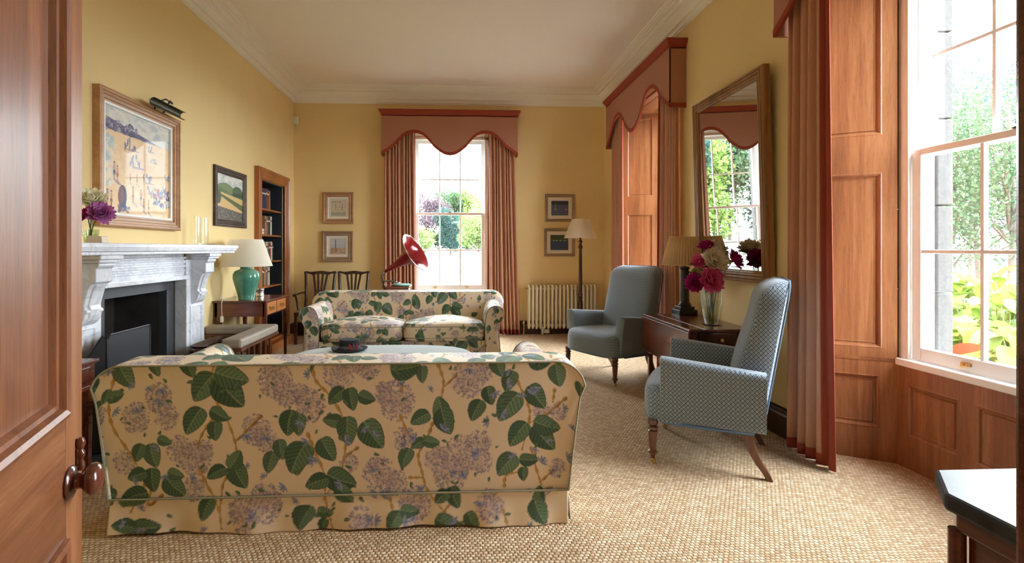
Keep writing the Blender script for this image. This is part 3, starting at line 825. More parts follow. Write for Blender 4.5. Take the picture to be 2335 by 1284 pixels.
# wicker log basket
lb = thing('log_basket', 'brown wicker log basket tucked inside the fender', 'basket', (XL + .325, 4.62, .031), 90)
bw_, bd_ = .24, .125
g = G()
for k in range(11):
    z = .02 + k * .038
    s_ = 1 + .12 * k / 10
    ring = []
    for i in range(48):
        t_ = 2 * PI * i / 48
        p = sup(bw_ * s_, bd_ * s_, 48, 5)[i]
        o_ = 1 + (.018 if (i // 2 + k) % 2 else -.018)
        ring.append((p[0] * o_, p[1] * o_, z))
    g.tube(ring, .017, 6, closed=True)
o = g.obj('weave', 'wicker', lb); o['kind'] = 'stuff'
G().rings([[(p[0] * 1.13, p[1] * 1.13, .43) for p in sup(bw_, bd_, 40, 5)], [(p[0] * 1.17, p[1] * 1.17, .45) for p in sup(bw_, bd_, 40, 5)], [(p[0] * 1.06, p[1] * 1.06, .45) for p in sup(bw_, bd_, 40, 5)], [(p[0] * 1.05, p[1] * 1.05, .42) for p in sup(bw_, bd_, 40, 5)]], cap=False).obj('rim', 'wicker', lb)
for k, (x, y, a) in enumerate([(-.115, .0, 3), (.0, .0, -3), (.115, .0, 2)]):
    lg = G(Matrix.Rotation(R(a), 4, 'Z') @ Matrix.Rotation(R(90), 4, 'X')).lathe([(0, -.085), (.045, -.085), (.048, 0), (.043, .085), (0, .085)], 12)
    o = lg.obj('log', 'bark', None, smooth=40)
    o.location = Vector((XL + .325 - y, 4.62 + x, .36 + .03)); o.rotation_euler = (0, 0, R(90))
    tag(o, ['short log on the left of the wicker log basket', 'short log in the middle of the wicker log basket', 'short log on the right of the wicker log basket'][k], 'log', 'logs in the basket')
# bell lever on the wall
bl = thing('bell_lever', 'small brass bell lever on the wall beside the fireplace', 'bell', (XL, 4.93, .85), 90)
G(Matrix.Rotation(R(90), 4, 'X')).lathe([(0, 0), (.03, 0), (.03, .006), (.014, .012), (.012, .03), (0, .032)], 16).obj('rose', 'brass', bl, 40)
G().tube([(0, -.028, 0), (.03, -.035, .02), (.055, -.035, .03)], [.006, .005, .009], 8).obj('lever', 'brass', bl, 40)
# ------------------------------------------------------------------ chintz: leaves, twigs and lilac drawn into a colour field
PXM = 2.5e-3                                      # metres per cell
FW, FH = 2.40, 0.96
CW, CH = int(FW / PXM), int(FH / PXM)
chz = np.empty((CH, CW, 3)); chz[:] = (230, 210, 182)
def _patch(cx, cy, r):
    """wrapped index window around a point (metres), returns metre offsets"""
    i0, i1 = int((cx - r) / PXM), int((cx + r) / PXM) + 1
    j0, j1 = int((cy - r) / PXM), int((cy + r) / PXM) + 1
    I, J = np.meshgrid(np.arange(i0, i1), np.arange(j0, j1))
    return I % CW, J % CH, I * PXM - cx, J * PXM - cy
def _put(I, J, m, col, a=1.0):
    i, j = I[m], J[m]
    chz[j, i] = chz[j, i] * (1 - a) + np.asarray(col if np.ndim(col) == 1 else col[m]) * a
def leaf(cx, cy, ln, ang, wid=.62, tone=0):
    r = ln * .75
    I, J, x, y = _patch(cx, cy, r)
    c_, s_ = math.cos(ang), math.sin(ang)
    p = (x * c_ + y * s_) / ln + .5
    q = (-x * s_ + y * c_) / ln + .05 * np.sin(3 * p)
    pc = np.clip(p, 0, 1)
    hw = wid * 1.05 * pc ** .4 * (1 - pc) ** .75
    m = (p > 0) & (p < 1) & (np.abs(q) < hw)
    base = np.where((q > 0)[..., None], (94, 122, 90), (66, 94, 70)) * 1.0 + tone
    sv = np.abs(np.sin((pc * 1.1 - np.abs(q) * .8) * PI * 6.5))
    base = base + ((sv - .5) * 22)[..., None]
    base[sv < .13] = (42, 60, 46)
    edge = np.abs(q) > hw - .022
    base[edge] = (46, 66, 50)
    base[np.abs(q) < .012] = (140, 156, 118)
    _put(I, J, m, base)
def twig(pts, w=.007):
    P = np.array([(p.x, p.y) for p in smooth_path([(a, b, 0) for a, b in pts], 26)])
    for k in range(len(P)):
        I, J, x, y = _patch(P[k, 0], P[k, 1], .02)
        ww = w * (1 + .35 * math.sin(k * .5)) * (1 - .4 * k / len(P))
        d = np.hypot(x, y)
        _put(I, J, d < ww, (190, 148, 78)); _put(I, J, (d < ww) & (x > ww * .45), (150, 106, 56))
def lilac(cx, cy, r, rn):
    for k in range(9):
        a, d = rn.random() * 2 * PI, r * .6 * math.sqrt(rn.random())
        I, J, x, y = _patch(cx + d * math.cos(a), cy + d * math.sin(a), r * .5)
        _put(I, J, np.hypot(x, y) < r * .42, (206, 186, 172), .35)
    for k in range(int(85 * (r / .05) ** 2)):
        a, d = rn.random() * 2 * PI, r * math.sqrt(rn.random())
        px, py, s_ = cx + d * math.cos(a) * .85, cy + d * math.sin(a), .0045 + .003 * rn.random()
        I, J, x, y = _patch(px, py, s_ * 1.6)
        rr = s_ * (.7 + .3 * np.cos(4 * np.arctan2(y, x)))
        col = [(178, 160, 170), (150, 136, 158), (204, 188, 186), (168, 146, 150), (138, 130, 150)][rn.integers(5)]
        _put(I, J, np.hypot(x, y) < rr, col, .85); _put(I, J, np.hypot(x, y) < s_ * .25, (110, 96, 112), .8)
def floret(cx, cy, r, ang, rn):
    for k in range(5):
        a = ang + (k - 2) * .62
        I, J, x, y = _patch(cx + r * .5 * math.cos(a), cy + r * .5 * math.sin(a), r)
        c_, s_ = math.cos(a), math.sin(a)
        u, v_ = x * c_ + y * s_, -x * s_ + y * c_
        _put(I, J, (u / (r * .5)) ** 2 + (v_ / (r * .16)) ** 2 < 1, [(122, 132, 168), (150, 156, 186), (104, 112, 150)][k % 3], .9)
SX0 = -0.52                                       # centre line of the two sofas
def _m(px, py):                                   # a photo pixel on the near sofa's back, in cloth metres
    q = U(px, py, Y=2.36)
    return q.x - SX0 + FW / 2, q.z
A_ = lambda x, y: _m(x / 2.45, 760 + y / 2.45)
B_ = lambda x, y: _m(660 + x / 2.45, 760 + y / 2.45)
_K = 2.36 / F / 2.45
rn = np.random.default_rng(3)
for f_, x, y, r in [(A_, 760, 470, 90), (A_, 890, 360, 85), (A_, 930, 460, 75), (A_, 1000, 650, 80), (A_, 1090, 700, 100), (A_, 1130, 660, 70), (A_, 1540, 250, 110), (A_, 1600, 330, 80), (A_, 1430, 540, 90), (A_, 1490, 610, 75),
                    (A_, 690, 720, 70), (A_, 1340, 990, 75), (A_, 1480, 950, 110), (A_, 1370, 1050, 70), (A_, 1080, 870, 70), (B_, 120, 400, 95), (B_, 280, 200, 110), (B_, 440, 180, 80), (B_, 530, 330, 65), (B_, 600, 370, 120), (B_, 640, 590, 75),
                    (B_, 1000, 250, 110), (B_, 1080, 200, 70), (B_, 820, 700, 80), (B_, 960, 680, 115), (B_, 1060, 610, 75), (B_, 1070, 720, 75), (B_, 900, 790, 110), (B_, 500, 790, 105), (B_, 600, 840, 70), (B_, 330, 730, 60),
                    (B_, 700, 960, 105), (B_, 400, 1040, 80), (B_, 1120, 960, 90), (B_, 1500, 430, 55), (B_, 1410, 430, 60), (B_, 1500, 760, 60), (B_, 60, 330, 60)]:
    lilac(*f_(x, y), r * _K, rn)
for f_, P in [(A_, [(640, 250), (610, 400), (640, 540), (740, 700), (800, 850), (730, 1000)]), (A_, [(1200, 150), (1190, 330), (1260, 460), (1310, 600), (1320, 680)]), (A_, [(1200, 460), (1130, 560), (1100, 640)]),
              (A_, [(1460, 460), (1380, 540), (1310, 610)]), (A_, [(1110, 760), (1160, 870), (1220, 980), (1240, 1090)]), (A_, [(1290, 780), (1240, 850), (1230, 990)]), (A_, [(900, 910), (830, 960), (840, 850)]),
              (B_, [(130, 170), (150, 260), (230, 350), (300, 480), (310, 640), (280, 780), (190, 930)]), (B_, [(380, 640), (310, 690)]), (B_, [(690, 200), (640, 260), (630, 310)]), (B_, [(830, 170), (860, 260), (850, 350)]), (B_, [(930, 230), (870, 290)]),
              (B_, [(620, 460), (660, 560)]), (B_, [(800, 500), (770, 580), (720, 680), (740, 780), (770, 880), (850, 980)]), (B_, [(670, 810), (740, 810)]), (B_, [(1270, 260), (1330, 390), (1340, 470), (1300, 650)]), (B_, [(1545, 350), (1450, 440), (1340, 500)]),
              (B_, [(1480, 310), (1470, 380)]), (B_, [(1350, 640), (1380, 760), (1410, 850)]), (B_, [(1470, 770), (1400, 840)]), (B_, [(1200, 860), (1210, 800), (1270, 780)]), (B_, [(100, 560), (140, 660), (190, 790), (200, 930), (240, 1090)]),
              (B_, [(860, 1000), (900, 950)]), (B_, [(1190, 980), (1220, 1080)]), (B_, [(560, 920), (580, 990)])]:
    twig([f_(*p) for p in P])
_LV = [(A_, 710, 230, 155, -60), (A_, 1145, 300, 175, -125), (A_, 1290, 320, 210, -50), (A_, 1300, 235, 180, -15), (A_, 1085, 490, 160, -120), (A_, 1205, 545, 105, -90), (A_, 855, 685, 130, -75), (A_, 775, 670, 100, -110), (A_, 850, 825, 130, -85),
       (A_, 975, 860, 140, -45), (A_, 1335, 800, 150, -62), (A_, 1310, 705, 110, 60), (A_, 1205, 785, 110, -150), (A_, 740, 925, 150, -160), (A_, 1155, 985, 125, -110), (A_, 1510, 725, 120, -105), (A_, 1570, 650, 110, -80), (A_, 1665, 720, 150, -95),
       (A_, 1620, 500, 140, -100), (A_, 1690, 1030, 130, -100), (A_, 830, 1075, 140, 0), (A_, 700, 1075, 120, 170), (A_, 880, 190, 90, -70), (A_, 1065, 180, 125, -70), (A_, 760, 800, 100, -160), (A_, 650, 340, 90, 10), (A_, 920, 600, 80, -20), (A_, 1230, 450, 110, -30),
       (A_, 600, 330, 70, -110), (A_, 980, 790, 90, -20), (B_, 650, 185, 160, 10), (B_, 745, 225, 95, -90), (B_, 265, 350, 115, -135), (B_, 350, 365, 125, -80), (B_, 435, 355, 95, -20), (B_, 240, 490, 105, 170), (B_, 330, 545, 155, -85),
       (B_, 470, 565, 175, -55), (B_, 50, 700, 180, -115), (B_, 215, 650, 140, -60), (B_, 55, 510, 120, -90), (B_, 290, 820, 165, -20), (B_, 150, 840, 125, -160), (B_, 310, 900, 120, -40), (B_, 90, 1025, 125, -120), (B_, 200, 1000, 90, -10), (B_, 190, 1075, 75, -100),
       (B_, 840, 410, 120, 100), (B_, 875, 490, 150, -70), (B_, 730, 475, 115, -150), (B_, 650, 700, 115, -110), (B_, 720, 620, 90, -150), (B_, 795, 605, 90, -10), (B_, 1045, 430, 125, -115), (B_, 1120, 345, 105, -75), (B_, 1225, 410, 180, -125), (B_, 1385, 350, 150, -55),
       (B_, 1280, 565, 155, -125), (B_, 1425, 580, 175, -50), (B_, 1440, 510, 150, -15), (B_, 1215, 740, 145, -130), (B_, 1340, 705, 105, 0), (B_, 1310, 790, 80, -90), (B_, 1500, 230, 125, -80), (B_, 1230, 265, 120, -110), (B_, 1400, 145, 130, 0),
       (B_, 1390, 910, 110, 80), (B_, 1400, 995, 150, -65), (B_, 925, 920, 120, -70), (B_, 850, 920, 90, -140), (B_, 890, 1060, 150, -20), (B_, 1025, 1050, 115, -60), (B_, 590, 1045, 115, -120), (B_, 675, 990, 105, -10), (B_, 1170, 180, 120, -70), (B_, 480, 640, 0.1, 0)]
for f_, x, y, l_, a in _LV:
    if l_ > 1: leaf(*f_(x, y), l_ * _K * 1.06, R(a), .66 + .14 * rn.random(), rn.integers(-12, 10))
for k in range(26):
    zu, zv = [(rn.random() * .16, rn.random() * FH), (FW - rn.random() * .14, rn.random() * FH), (rn.random() * FW, .80 + .14 * rn.random())][k % 3]
    if k % 4 == 3: lilac(zu, zv, .05, rn)
    else: leaf(zu, zv, .055 + .03 * rn.random(), rn.random() * 6.28, .7, rn.integers(-12, 10))
for k in range(90):
    floret(rn.random() * FW, rn.random() * FH, .022 + .012 * rn.random(), rn.random() * 6.28, rn)
for k in range(150):
    leaf(rn.random() * FW, rn.random() * FH, .018 + .016 * rn.random(), rn.random() * 6.28, .5)
CHZ = lin(chz)
def cloth(u, v):
    i = (np.asarray(u) + FW / 2) / PXM; j = np.asarray(v) / PXM
    i0, j0 = np.floor(i).astype(int), np.floor(j).astype(int)
    fi, fj = (i - i0)[..., None], (j - j0)[..., None]
    g_ = lambda a, b: CHZ[b % CH, a % CW]
    return (g_(i0, j0) * (1 - fi) + g_(i0 + 1, j0) * fi) * (1 - fj) + (g_(i0, j0 + 1) * (1 - fi) + g_(i0 + 1, j0 + 1) * fi) * fj

# ------------------------------------------------------------------ sofas (local: front at -y, back at y = DP)
DP = 0.93
def make_sofa(label, loc, rz, res, flip, ZP):
    S = thing('sofa', label, 'sofa', loc, rz, 'floral sofas facing each other')
    sg = -1 if flip else 1
    ZT, RC = ZP + .012, .14
    nx, nt = int(2.3 / res), int(.9 / res)
    s = np.linspace(-1, 1, nx)
    # back: section runs up the outer face, over the top and down the inner face
    zo = np.linspace(0, 1, nt)
    def half(z): return 1.035 + .095 * (z / .8) ** 1.3
    def drop(x):
        d = np.clip(np.abs(x) - (1.128 - RC), 0, RC)
        return RC - np.sqrt(np.maximum(RC * RC - d * d, 0))
    def sheet(name, yf, zf, vf, n, parent, uoff=0.0):
        t_ = np.linspace(0, 1, n)
        Y_, Z_ = yf(t_), zf(t_)
        X = s[:, None] * half(Z_)[None, :]
        Zk = Z_[None, :] * (1 - drop(X) / ZT)
        Pn = np.stack([X, np.broadcast_to(Y_[None, :], X.shape) + 0 * X, Zk], -1)
        col = cloth(sg * X + uoff, vf(t_)[None, :] + 0 * X)
        return colgrid(name, Pn, col, 'chintz', parent)
    bk = sheet('back', lambda t_: DP - .015 - .012 * np.sin(PI * t_) * 0 + .02 * t_, lambda t_: .165 + (ZP - .165) * t_, lambda t_: .165 + .607 * t_, int(.61 / res), S)
    r2 = max(res, .005)
    sheet('back_top', lambda t_: DP + .005 - .235 * t_, lambda t_: ZP + .012 * np.sin(PI * np.clip(t_ * 1.25, 0, 1) / 2) ** .7 - .06 * np.clip(t_ - .75, 0, 1), lambda t_: .53 + .24 * t_, int(.24 / r2), bk)
    sheet('back_front', lambda t_: DP - .23 - .03 * np.sin(PI * t_) - .05 * t_, lambda t_: ZP - .003 - .46 * t_, lambda t_: .64 - .47 * t_, int(.5 / r2), bk, .37)
    for sx in (-1, 1):                            # closed ends of the back
        z = np.linspace(.165, ZP, 60); y = np.linspace(0, 1, 14)
        Zk, Yk = np.meshgrid(z, y, indexing='ij')
        Xk = sx * half(Zk) * (1 - 0) + 0 * Yk
        Zt = Zk * (1 - drop(Xk) / ZT)
        Pn = np.stack([Xk, DP + .002 - .23 * Yk, Zt], -1)
        colgrid('back_end', Pn, cloth(Yk * .23 + sx * .3, Zk), 'chintz', bk)
    # piping
    xp = s[::4]
    zpp = ZP * (1 - drop(xp * half(ZP)) / ZT)
    side = [(half(z), DP + .008, z) for z in np.linspace(.17, .60, 10)]
    pts = [(-a, b, c_) for a, b, c_ in side] + [(x * half(ZP), DP + .008, z + .001) for x, z in zip(xp, zpp)] + side[::-1]
    G().tube(pts, .0045, 6).obj('piping', 'cloth_piping', bk)
    G().tube([(-half(.165) - .002, DP + .0, .165), (half(.165) + .002, DP + .0, .165)], .0045, 6).obj('piping', 'cloth_piping', bk)
    # skirt with corner pleats, hanging to the floor
    def skirt(pa, pb, u0, seed):
        pa, pb = np.array(pa), np.array(pb)
        L = np.linalg.norm(pb - pa)
        n = int(L / max(res, .006)); h_ = int(.16 / max(res, .005))
        u = np.linspace(0, 1, n); v = np.linspace(0, 1, h_)
        Uk, Vk = np.meshgrid(u, v, indexing='ij')
        nrm = np.array([(pb - pa)[1], -(pb - pa)[0]]) / L
        wav = .010 * np.sin(Uk * L * 11 + seed) * (1 - Vk) + .012 * (1 - Vk) + .006 * np.sin(Uk * L * 29 + seed * 2) * (1 - Vk)
        X = pa[0] + (pb - pa)[0] * Uk + nrm[0] * wav; Yk = pa[1] + (pb - pa)[1] * Uk + nrm[1] * wav
        Z = .008 + .157 * Vk + .006 * np.sin(Uk * L * 5 + seed) * (1 - Vk)
        o = colgrid('skirt', np.stack([X, Yk, Z], -1), cloth((sg * X if abs(nrm[1]) > .5 else Yk) + u0, Z), 'chintz', S)
        m = o.modifiers.new('thickness', 'SOLIDIFY'); m.thickness = .004; m.offset = 0
    hb = half(.165)
    skirt((hb, DP - .01), (-hb, DP - .01), 0, 1.0)
    skirt((-hb, DP - .02), (-hb, .03), .4, 2.0); skirt((hb, .03), (hb, DP - .02), .8, 3.0); skirt((-hb, .03), (hb, .03), .2, 4.0)
    # rolled arms
    for sx in (-1, 1):
        a_ = np.linspace(0, 1, max(40, int(1.2 / r2)))
        prof = smooth_path([(.87, .165, 0), (.868, .30, 0), (.866, .45, 0), (.872, .56, 0), (.885, .62, 0), (.915, .672, 0), (.965, .697, 0), (1.02, .69, 0), (1.06, .655, 0), (1.068, .60, 0), (1.05, .56, 0), (1.022, .53, 0), (1.012, .45, 0), (1.02, .30, 0), (1.035, .165, 0)], 8)
        pr = np.array([(p.x, p.y) for p in prof])
        dl = np.concatenate([[0], np.cumsum(np.hypot(*np.diff(pr, axis=0).T))])
        k = np.linspace(0, dl[-1], len(a_))
        px = np.interp(k, dl, pr[:, 0]); pz = np.interp(k, dl, pr[:, 1])
        y = np.linspace(.02, DP - .16, max(20, int(.75 / r2)))
        K_, Yk = np.meshgrid(np.arange(len(k)), y, indexing='ij')
        dz = .02 * np.clip((Yk - .5) / .3, 0, 1) * (pz[K_] > .5)
        Pn = np.stack([sx * px[K_], Yk, pz[K_] + dz], -1)
        am = colgrid('arm', Pn, cloth(Yk * .9 + sx * .5 + .2, k[K_] + .15), 'chintz', S)
        bx = np.linspace(px[-1], px[0], 12); px = np.concatenate([px, bx[1:]]); pz = np.concatenate([pz, np.full(11, .165)]); kk = np.concatenate([k, k[-1] + np.arange(1, 12) * .015])
        ctr = np.array([.955, .40])
        rr = np.linspace(0, 1, 30)
        Rk, Kk = np.meshgrid(rr, np.arange(len(kk)), indexing='ij')
        X = ctr[0] + (px[Kk] - ctr[0]) * Rk; Z = ctr[1] + (pz[Kk] - ctr[1]) * Rk
        bul = .02 - .018 * (1 - Rk ** 3)
        colgrid('arm_front', np.stack([sx * X, bul, Z], -1), cloth(X + sx * .3, Z + .1), 'chintz', am)
        G().tube([(sx * a, .018, b) for a, b in zip(px[:-11:3], pz[:-11:3])], .005, 6).obj('piping', 'cloth_piping', am)
    # seat platform
    n = int(1.8 / r2)
    u = np.linspace(-.99, .99, n); v = np.linspace(.165, .33, 24)
    Uk, Vk = np.meshgrid(u, v, indexing='ij')
    colgrid('seat_front', np.stack([Uk, .035 + 0 * Uk, Vk], -1), cloth(Uk + .15, Vk + .3), 'chintz', S)
    G().box(-.99, .99, .04, DP - .25, .17, .325).obj('seat_base', 'cloth_plain', S)
    for sx in (-1, 1):                            # two loose seat cushions
        hx, hy, th = .428, .36, .088
        q = np.linspace(0, 2 * PI, 2000, endpoint=False)
        f_ = lambda w_, e: np.sign(w_) * np.abs(w_) ** e
        ex, ey = hx * f_(np.cos(q), .3), hy * f_(np.sin(q), .3)
        dl = np.concatenate([[0], np.cumsum(np.hypot(np.diff(np.append(ex, ex[0])), np.diff(np.append(ey, ey[0]))))])
        kq = np.linspace(0, dl[-1], 420, endpoint=False)
        ex, ey = np.interp(kq, dl, np.append(ex, ex[0])), np.interp(kq, dl, np.append(ey, ey[0]))
        lev = [(.5, -.095), (.9, -.095), (.965, -.088), (.99, -.07)] + [(1 + .012 * math.cos(z / .07 * PI / 2), z) for z in np.linspace(-.05, .05, 9)] + [(.99, .066), (.97, .08)] + [(s_, .08) for s_ in np.linspace(.95, .0, 42)]
        sc_, z0 = np.array([l[0] for l in lev]), np.array([l[1] for l in lev])
        X, Yk = ex[:, None] * sc_[None, :], ey[:, None] * sc_[None, :]
        inside = np.clip((1 - (X / hx) ** 2) * (1 - (Yk / hy) ** 2), 0, 1)
        Z = z0[None, :] + (z0 > .06)[None, :] * .075 * inside ** .75 + .004 * np.sin(9 * X + 5 * Yk + sx)
        tilt = -.02 * Yk / hy
        Pn = np.stack([X + sx * .432, Yk + .32, Z + .41 + tilt], -1)
        cu = colgrid('seat_cushion', Pn, cloth(X + sx * .45 + .7, Yk * .9 + Z * 1.3 + .45), 'chintz', S, cu=True)
        ring = [(sx * .432 + hx * .995 * math.copysign(abs(math.cos(q)) ** .28, math.cos(q)), .32 + hy * .995 * math.copysign(abs(math.sin(q)) ** .28, math.sin(q)), 0) for q in np.linspace(0, 2 * PI, 80, endpoint=False)]
        for dz in (.058, -.058):
            G().tube([(a, b, .41 + dz - .02 * (b - .32) / hy) for a, b, c_ in ring], .0045, 6, closed=True).obj('piping', 'cloth_piping', cu)
    return S
MT['cloth_piping'] = flat('olive_piping_cord', C(150, 146, 118), 0.7)
MT['cloth_plain'] = flat('plain_lining_cloth', C(226, 208, 176), 0.8)
make_sofa('floral chintz sofa in front, its patterned back towards the viewer', (SX0, 2.355 + DP, 0), 180, .0032, True, .770)
make_sofa('floral chintz sofa facing the viewer, with two plump seat cushions', (-.565, 5.30, 0), 0, .006, False, .795)

# ------------------------------------------------------------------ ottoman and hat
ot = thing('ottoman', 'large oval ottoman covered in pale blue-grey linen between the sofas', 'ottoman', (-.60, 4.08, 0))
rs = []
for z, k in [(.13, .985), (.16, 1.0), (.36, 1.0), (.40, .995), (.425, .98), (.44, .95), (.447, .88), (.45, .6), (.452, .2)]:
    rs.append([(p[0] * k, p[1] * k, z) for p in sup(.76, .50, 72, 2.7)])
G().rings(rs).obj('upholstery', 'linen', ot, 50)
G().tube([(p[0] * .995, p[1] * .995, .41) for p in sup(.76, .50, 72, 2.7)], .005, 6, closed=True).obj('piping', 'linen', ot)
for x, y in ((-.5, -.3), (.5, -.3), (-.5, .3), (.5, .3)):
    G().lathe([(.022, 0), (.03, .05), (.034, .13)], 14, (x, y, 0)).obj('leg', 'legwood', ot, 40)
hp = U(797, 799, Z=.452)
ht = thing('hat', 'black felt hat with a red and grey feathered band', 'hat', (hp.x, hp.y, .452), 0)
g = G()
pr = [(.0, .012), (.088, .012), (.12, .006), (.145, .004), (.15, .012), (.147, .016), (.12, .012), (.092, .018), (.088, .03), (.086, .07), (.082, .088), (.074, .094), (.05, .09), (0, .086)]
g.rings([[(r * math.cos(2 * PI * k / 40) * 1.0, r * math.sin(2 * PI * k / 40) * .88, z + (.012 * abs(math.cos(2 * PI * k / 40)) ** 2 if r > .13 else 0)) for k in range(40)] for r, z in pr])
g.obj('felt_body', 'felt', ht, 60)
G().rings([[(.0905 * math.cos(2 * PI * k / 40), .0905 * .88 * math.sin(2 * PI * k / 40), z) for k in range(40)] for z in (.018, .046)], cap=False).obj('ribbon', 'hatband', ht, 60)
for k, (x, mt) in enumerate([(.028, 'redfeather'), (.05, 'hatband'), (.066, 'redfeather')]):
    y = -.88 * math.sqrt(max(.0915 ** 2 - x * x, 0)) - .004
    G(Matrix.Translation((x, y, .036)) @ Matrix.Rotation(R(-25 + 20 * k), 4, 'Y')).prism([(-.008, -.02), (.008, -.02), (.012, .01), (.004, .032), (-.004, .03), (-.011, .008)], -.003, .002, 'y').obj('feather', mt, ht)

# ------------------------------------------------------------------ armchairs (local: front at -y; front legs on y = 0)
def make_armchair(label, loc, rz):
    A = thing('armchair', label, 'armchair', loc, rz, 'blue lozenge armchairs')
    # seat block with a bowed, sprung front
    rs = []
    for z, k, f in [(.262, .97, .0), (.268, 1.0, .02), (.34, 1.0, .05), (.40, 1.0, .055), (.44, .985, .045), (.466, .93, .02), (.482, .8, 0), (.492, .5, 0), (.495, .15, 0)]:
        rs.append([(p[0] * k * (.93 + .07 * (p[1] < 0)), .245 + p[1] * k - (f * .35) * max(0, -p[1] / .30) ** 2 * (1 - (p[0] / .40) ** 2), z) for p in sup(.36, .30, 64, 5)])
    G().rings(rs).obj('seat', 'lozenge', A, 50)
    # tall raked back, rounded shoulders
    rs = []
    for t_ in np.concatenate([np.linspace(0, .84, 14), np.linspace(.87, 1.0, 9)]):
        z = .275 + .845 * t_
        yb = .60 + .135 * t_
        th = (.21 - .05 * t_) * (1 if t_ < .86 else math.sqrt(max(.02, 1 - ((t_ - .86) / .145) ** 2)) * .75 + .25)
        hw = .315 - .02 * (1 - t_) if t_ < .86 else .315 * (.66 + .34 * math.sqrt(max(0, 1 - ((t_ - .86) / .142) ** 2)))
        rs.append([(p[0], yb - th / 2 + p[1] - .02 * math.sin(PI * min(1, t_ * 1.4)) * (1 if p[1] < 0 else 0), z) for p in sup(hw, th / 2, 44, 5)])
    bk = G().rings(rs).obj('backrest', 'lozenge', A, 50)
    pts = []
    for t_ in np.concatenate([np.linspace(0, .84, 12), np.linspace(.87, 1.0, 8)]):
        hw = .315 - .02 * (1 - t_) if t_ < .86 else .315 * (.66 + .34 * math.sqrt(max(0, 1 - ((t_ - .86) / .142) ** 2)))
        pts.append((hw * .968, .60 + .135 * t_ - .012, .275 + .845 * t_))
    G().tube(pts + [(-a, b, c_) for a, b, c_ in pts[::-1]], .0055, 6).obj('piping', 'bluepiping', bk)
    for sx in (-1, 1):                            # arms: padded panels rising from the seat rail
        rs = []
        for y in [.045, .05, .065, .1, .18, .28, .40, .50, .57, .60]:
            k = 1.0 if y > .07 else (.5 if y < .048 else .9)
            top = .665 - .055 * (y / .6)
            hz = (top - .272) / 2
            fl = .02 * (1 - y / .6)
            ring = []
            for p in sup(.052 * (1 if k == 1 else k), hz * (1 if k == 1 else .96 + .04 * k), 36, 4.5):
                up = (p[1] + hz) / (2 * hz)
                ring.append((sx * (.335 + (fl + .02) * up ** 2 - .01) + p[0] * (1 + .25 * up ** 3), y, .272 + hz + p[1]))
            rs.append(ring)
        ar = G().rings(rs).obj('arm', 'lozenge', A, 50)
        G().tube([(sx * .397, .06, .275), (sx * .392, .3, .272), (sx * .385, .54, .275)], .006, 6).obj('gimp_braid', 'bluepiping', ar)
    G().tube([(p[0] * .97, .245 + p[1] * .99 - .012 * max(0, -p[1] / .30) ** 2 * (1 - (p[0] / .4) ** 2), .268) for p in sup(.36, .30, 48, 5)], .006, 6, closed=True).obj('gimp_braid', 'bluepiping', A)
    for sx in (-1, 1):
        lg = G().lathe([(.012, .035), (.014, .05), (.018, .06), (.026, .066), (.027, .078), (.018, .086), (.02, .1), (.026, .17), (.028, .2), (.02, .206), (.031, .214), (.031, .226), (.02, .232), (.03, .242), (.03, .27)], 18, (sx * .335, .0, 0)).obj('leg', 'legwood', A, 40)
        G(Matrix.Translation((sx * .335, .006, .017)) @ Matrix.Rotation(R(90), 4, 'Y')).lathe([(.0, -.008), (.015, -.008), (.017, 0), (.015, .008), (0, .008)], 14).lathe([(.004, -.014), (.004, .014)], 8).obj('castor', 'brass', lg, 40)
        pth = [(sx * .285, .51, .285), (sx * .287, .52, .2), (sx * .29, .555, .11), (sx * .292, .60, .04), (sx * .293, .62, .0)]
        sz = [.027, .025, .021, .018, .017]
        rs = []
        for p, q in zip(smooth_path(pth, 4), np.interp(np.linspace(0, 1, 17), np.linspace(0, 1, 5), sz)):
            rs.append([(p.x + a, p.y + b, max(p.z, 0)) for a, b in ((-q, -q), (q, -q), (q, q), (-q, q))])
        G().rings(rs).obj('leg', 'legwood', A, bevel=.003)
    return A
def seat_at(f1, f2):
    """armchair from its two front feet on the floor (photo pixels): f1 = its right, f2 = its left as one sits"""
    a, b = U(*f1, Z=0), U(*f2, Z=0)
    d = b - a
    return (a + b) / 2, math.degrees(math.atan2(d.y, d.x))
c0, r0 = seat_at((1527, 975), (1503, 1058)); c0.x -= .04
A1 = make_armchair('high-backed blue patterned armchair nearest, turned away from the curtain', (c0.x, c0.y, 0), r0)
c1, r1 = seat_at((1316, 850), (1412, 880))
A2 = copy_tree(A1, label='high-backed blue patterned armchair further off, under the pleated lampshade')
A2.location = (c1.x - .07, c1.y, 0); A2.rotation_euler = (0, 0, R(r1))
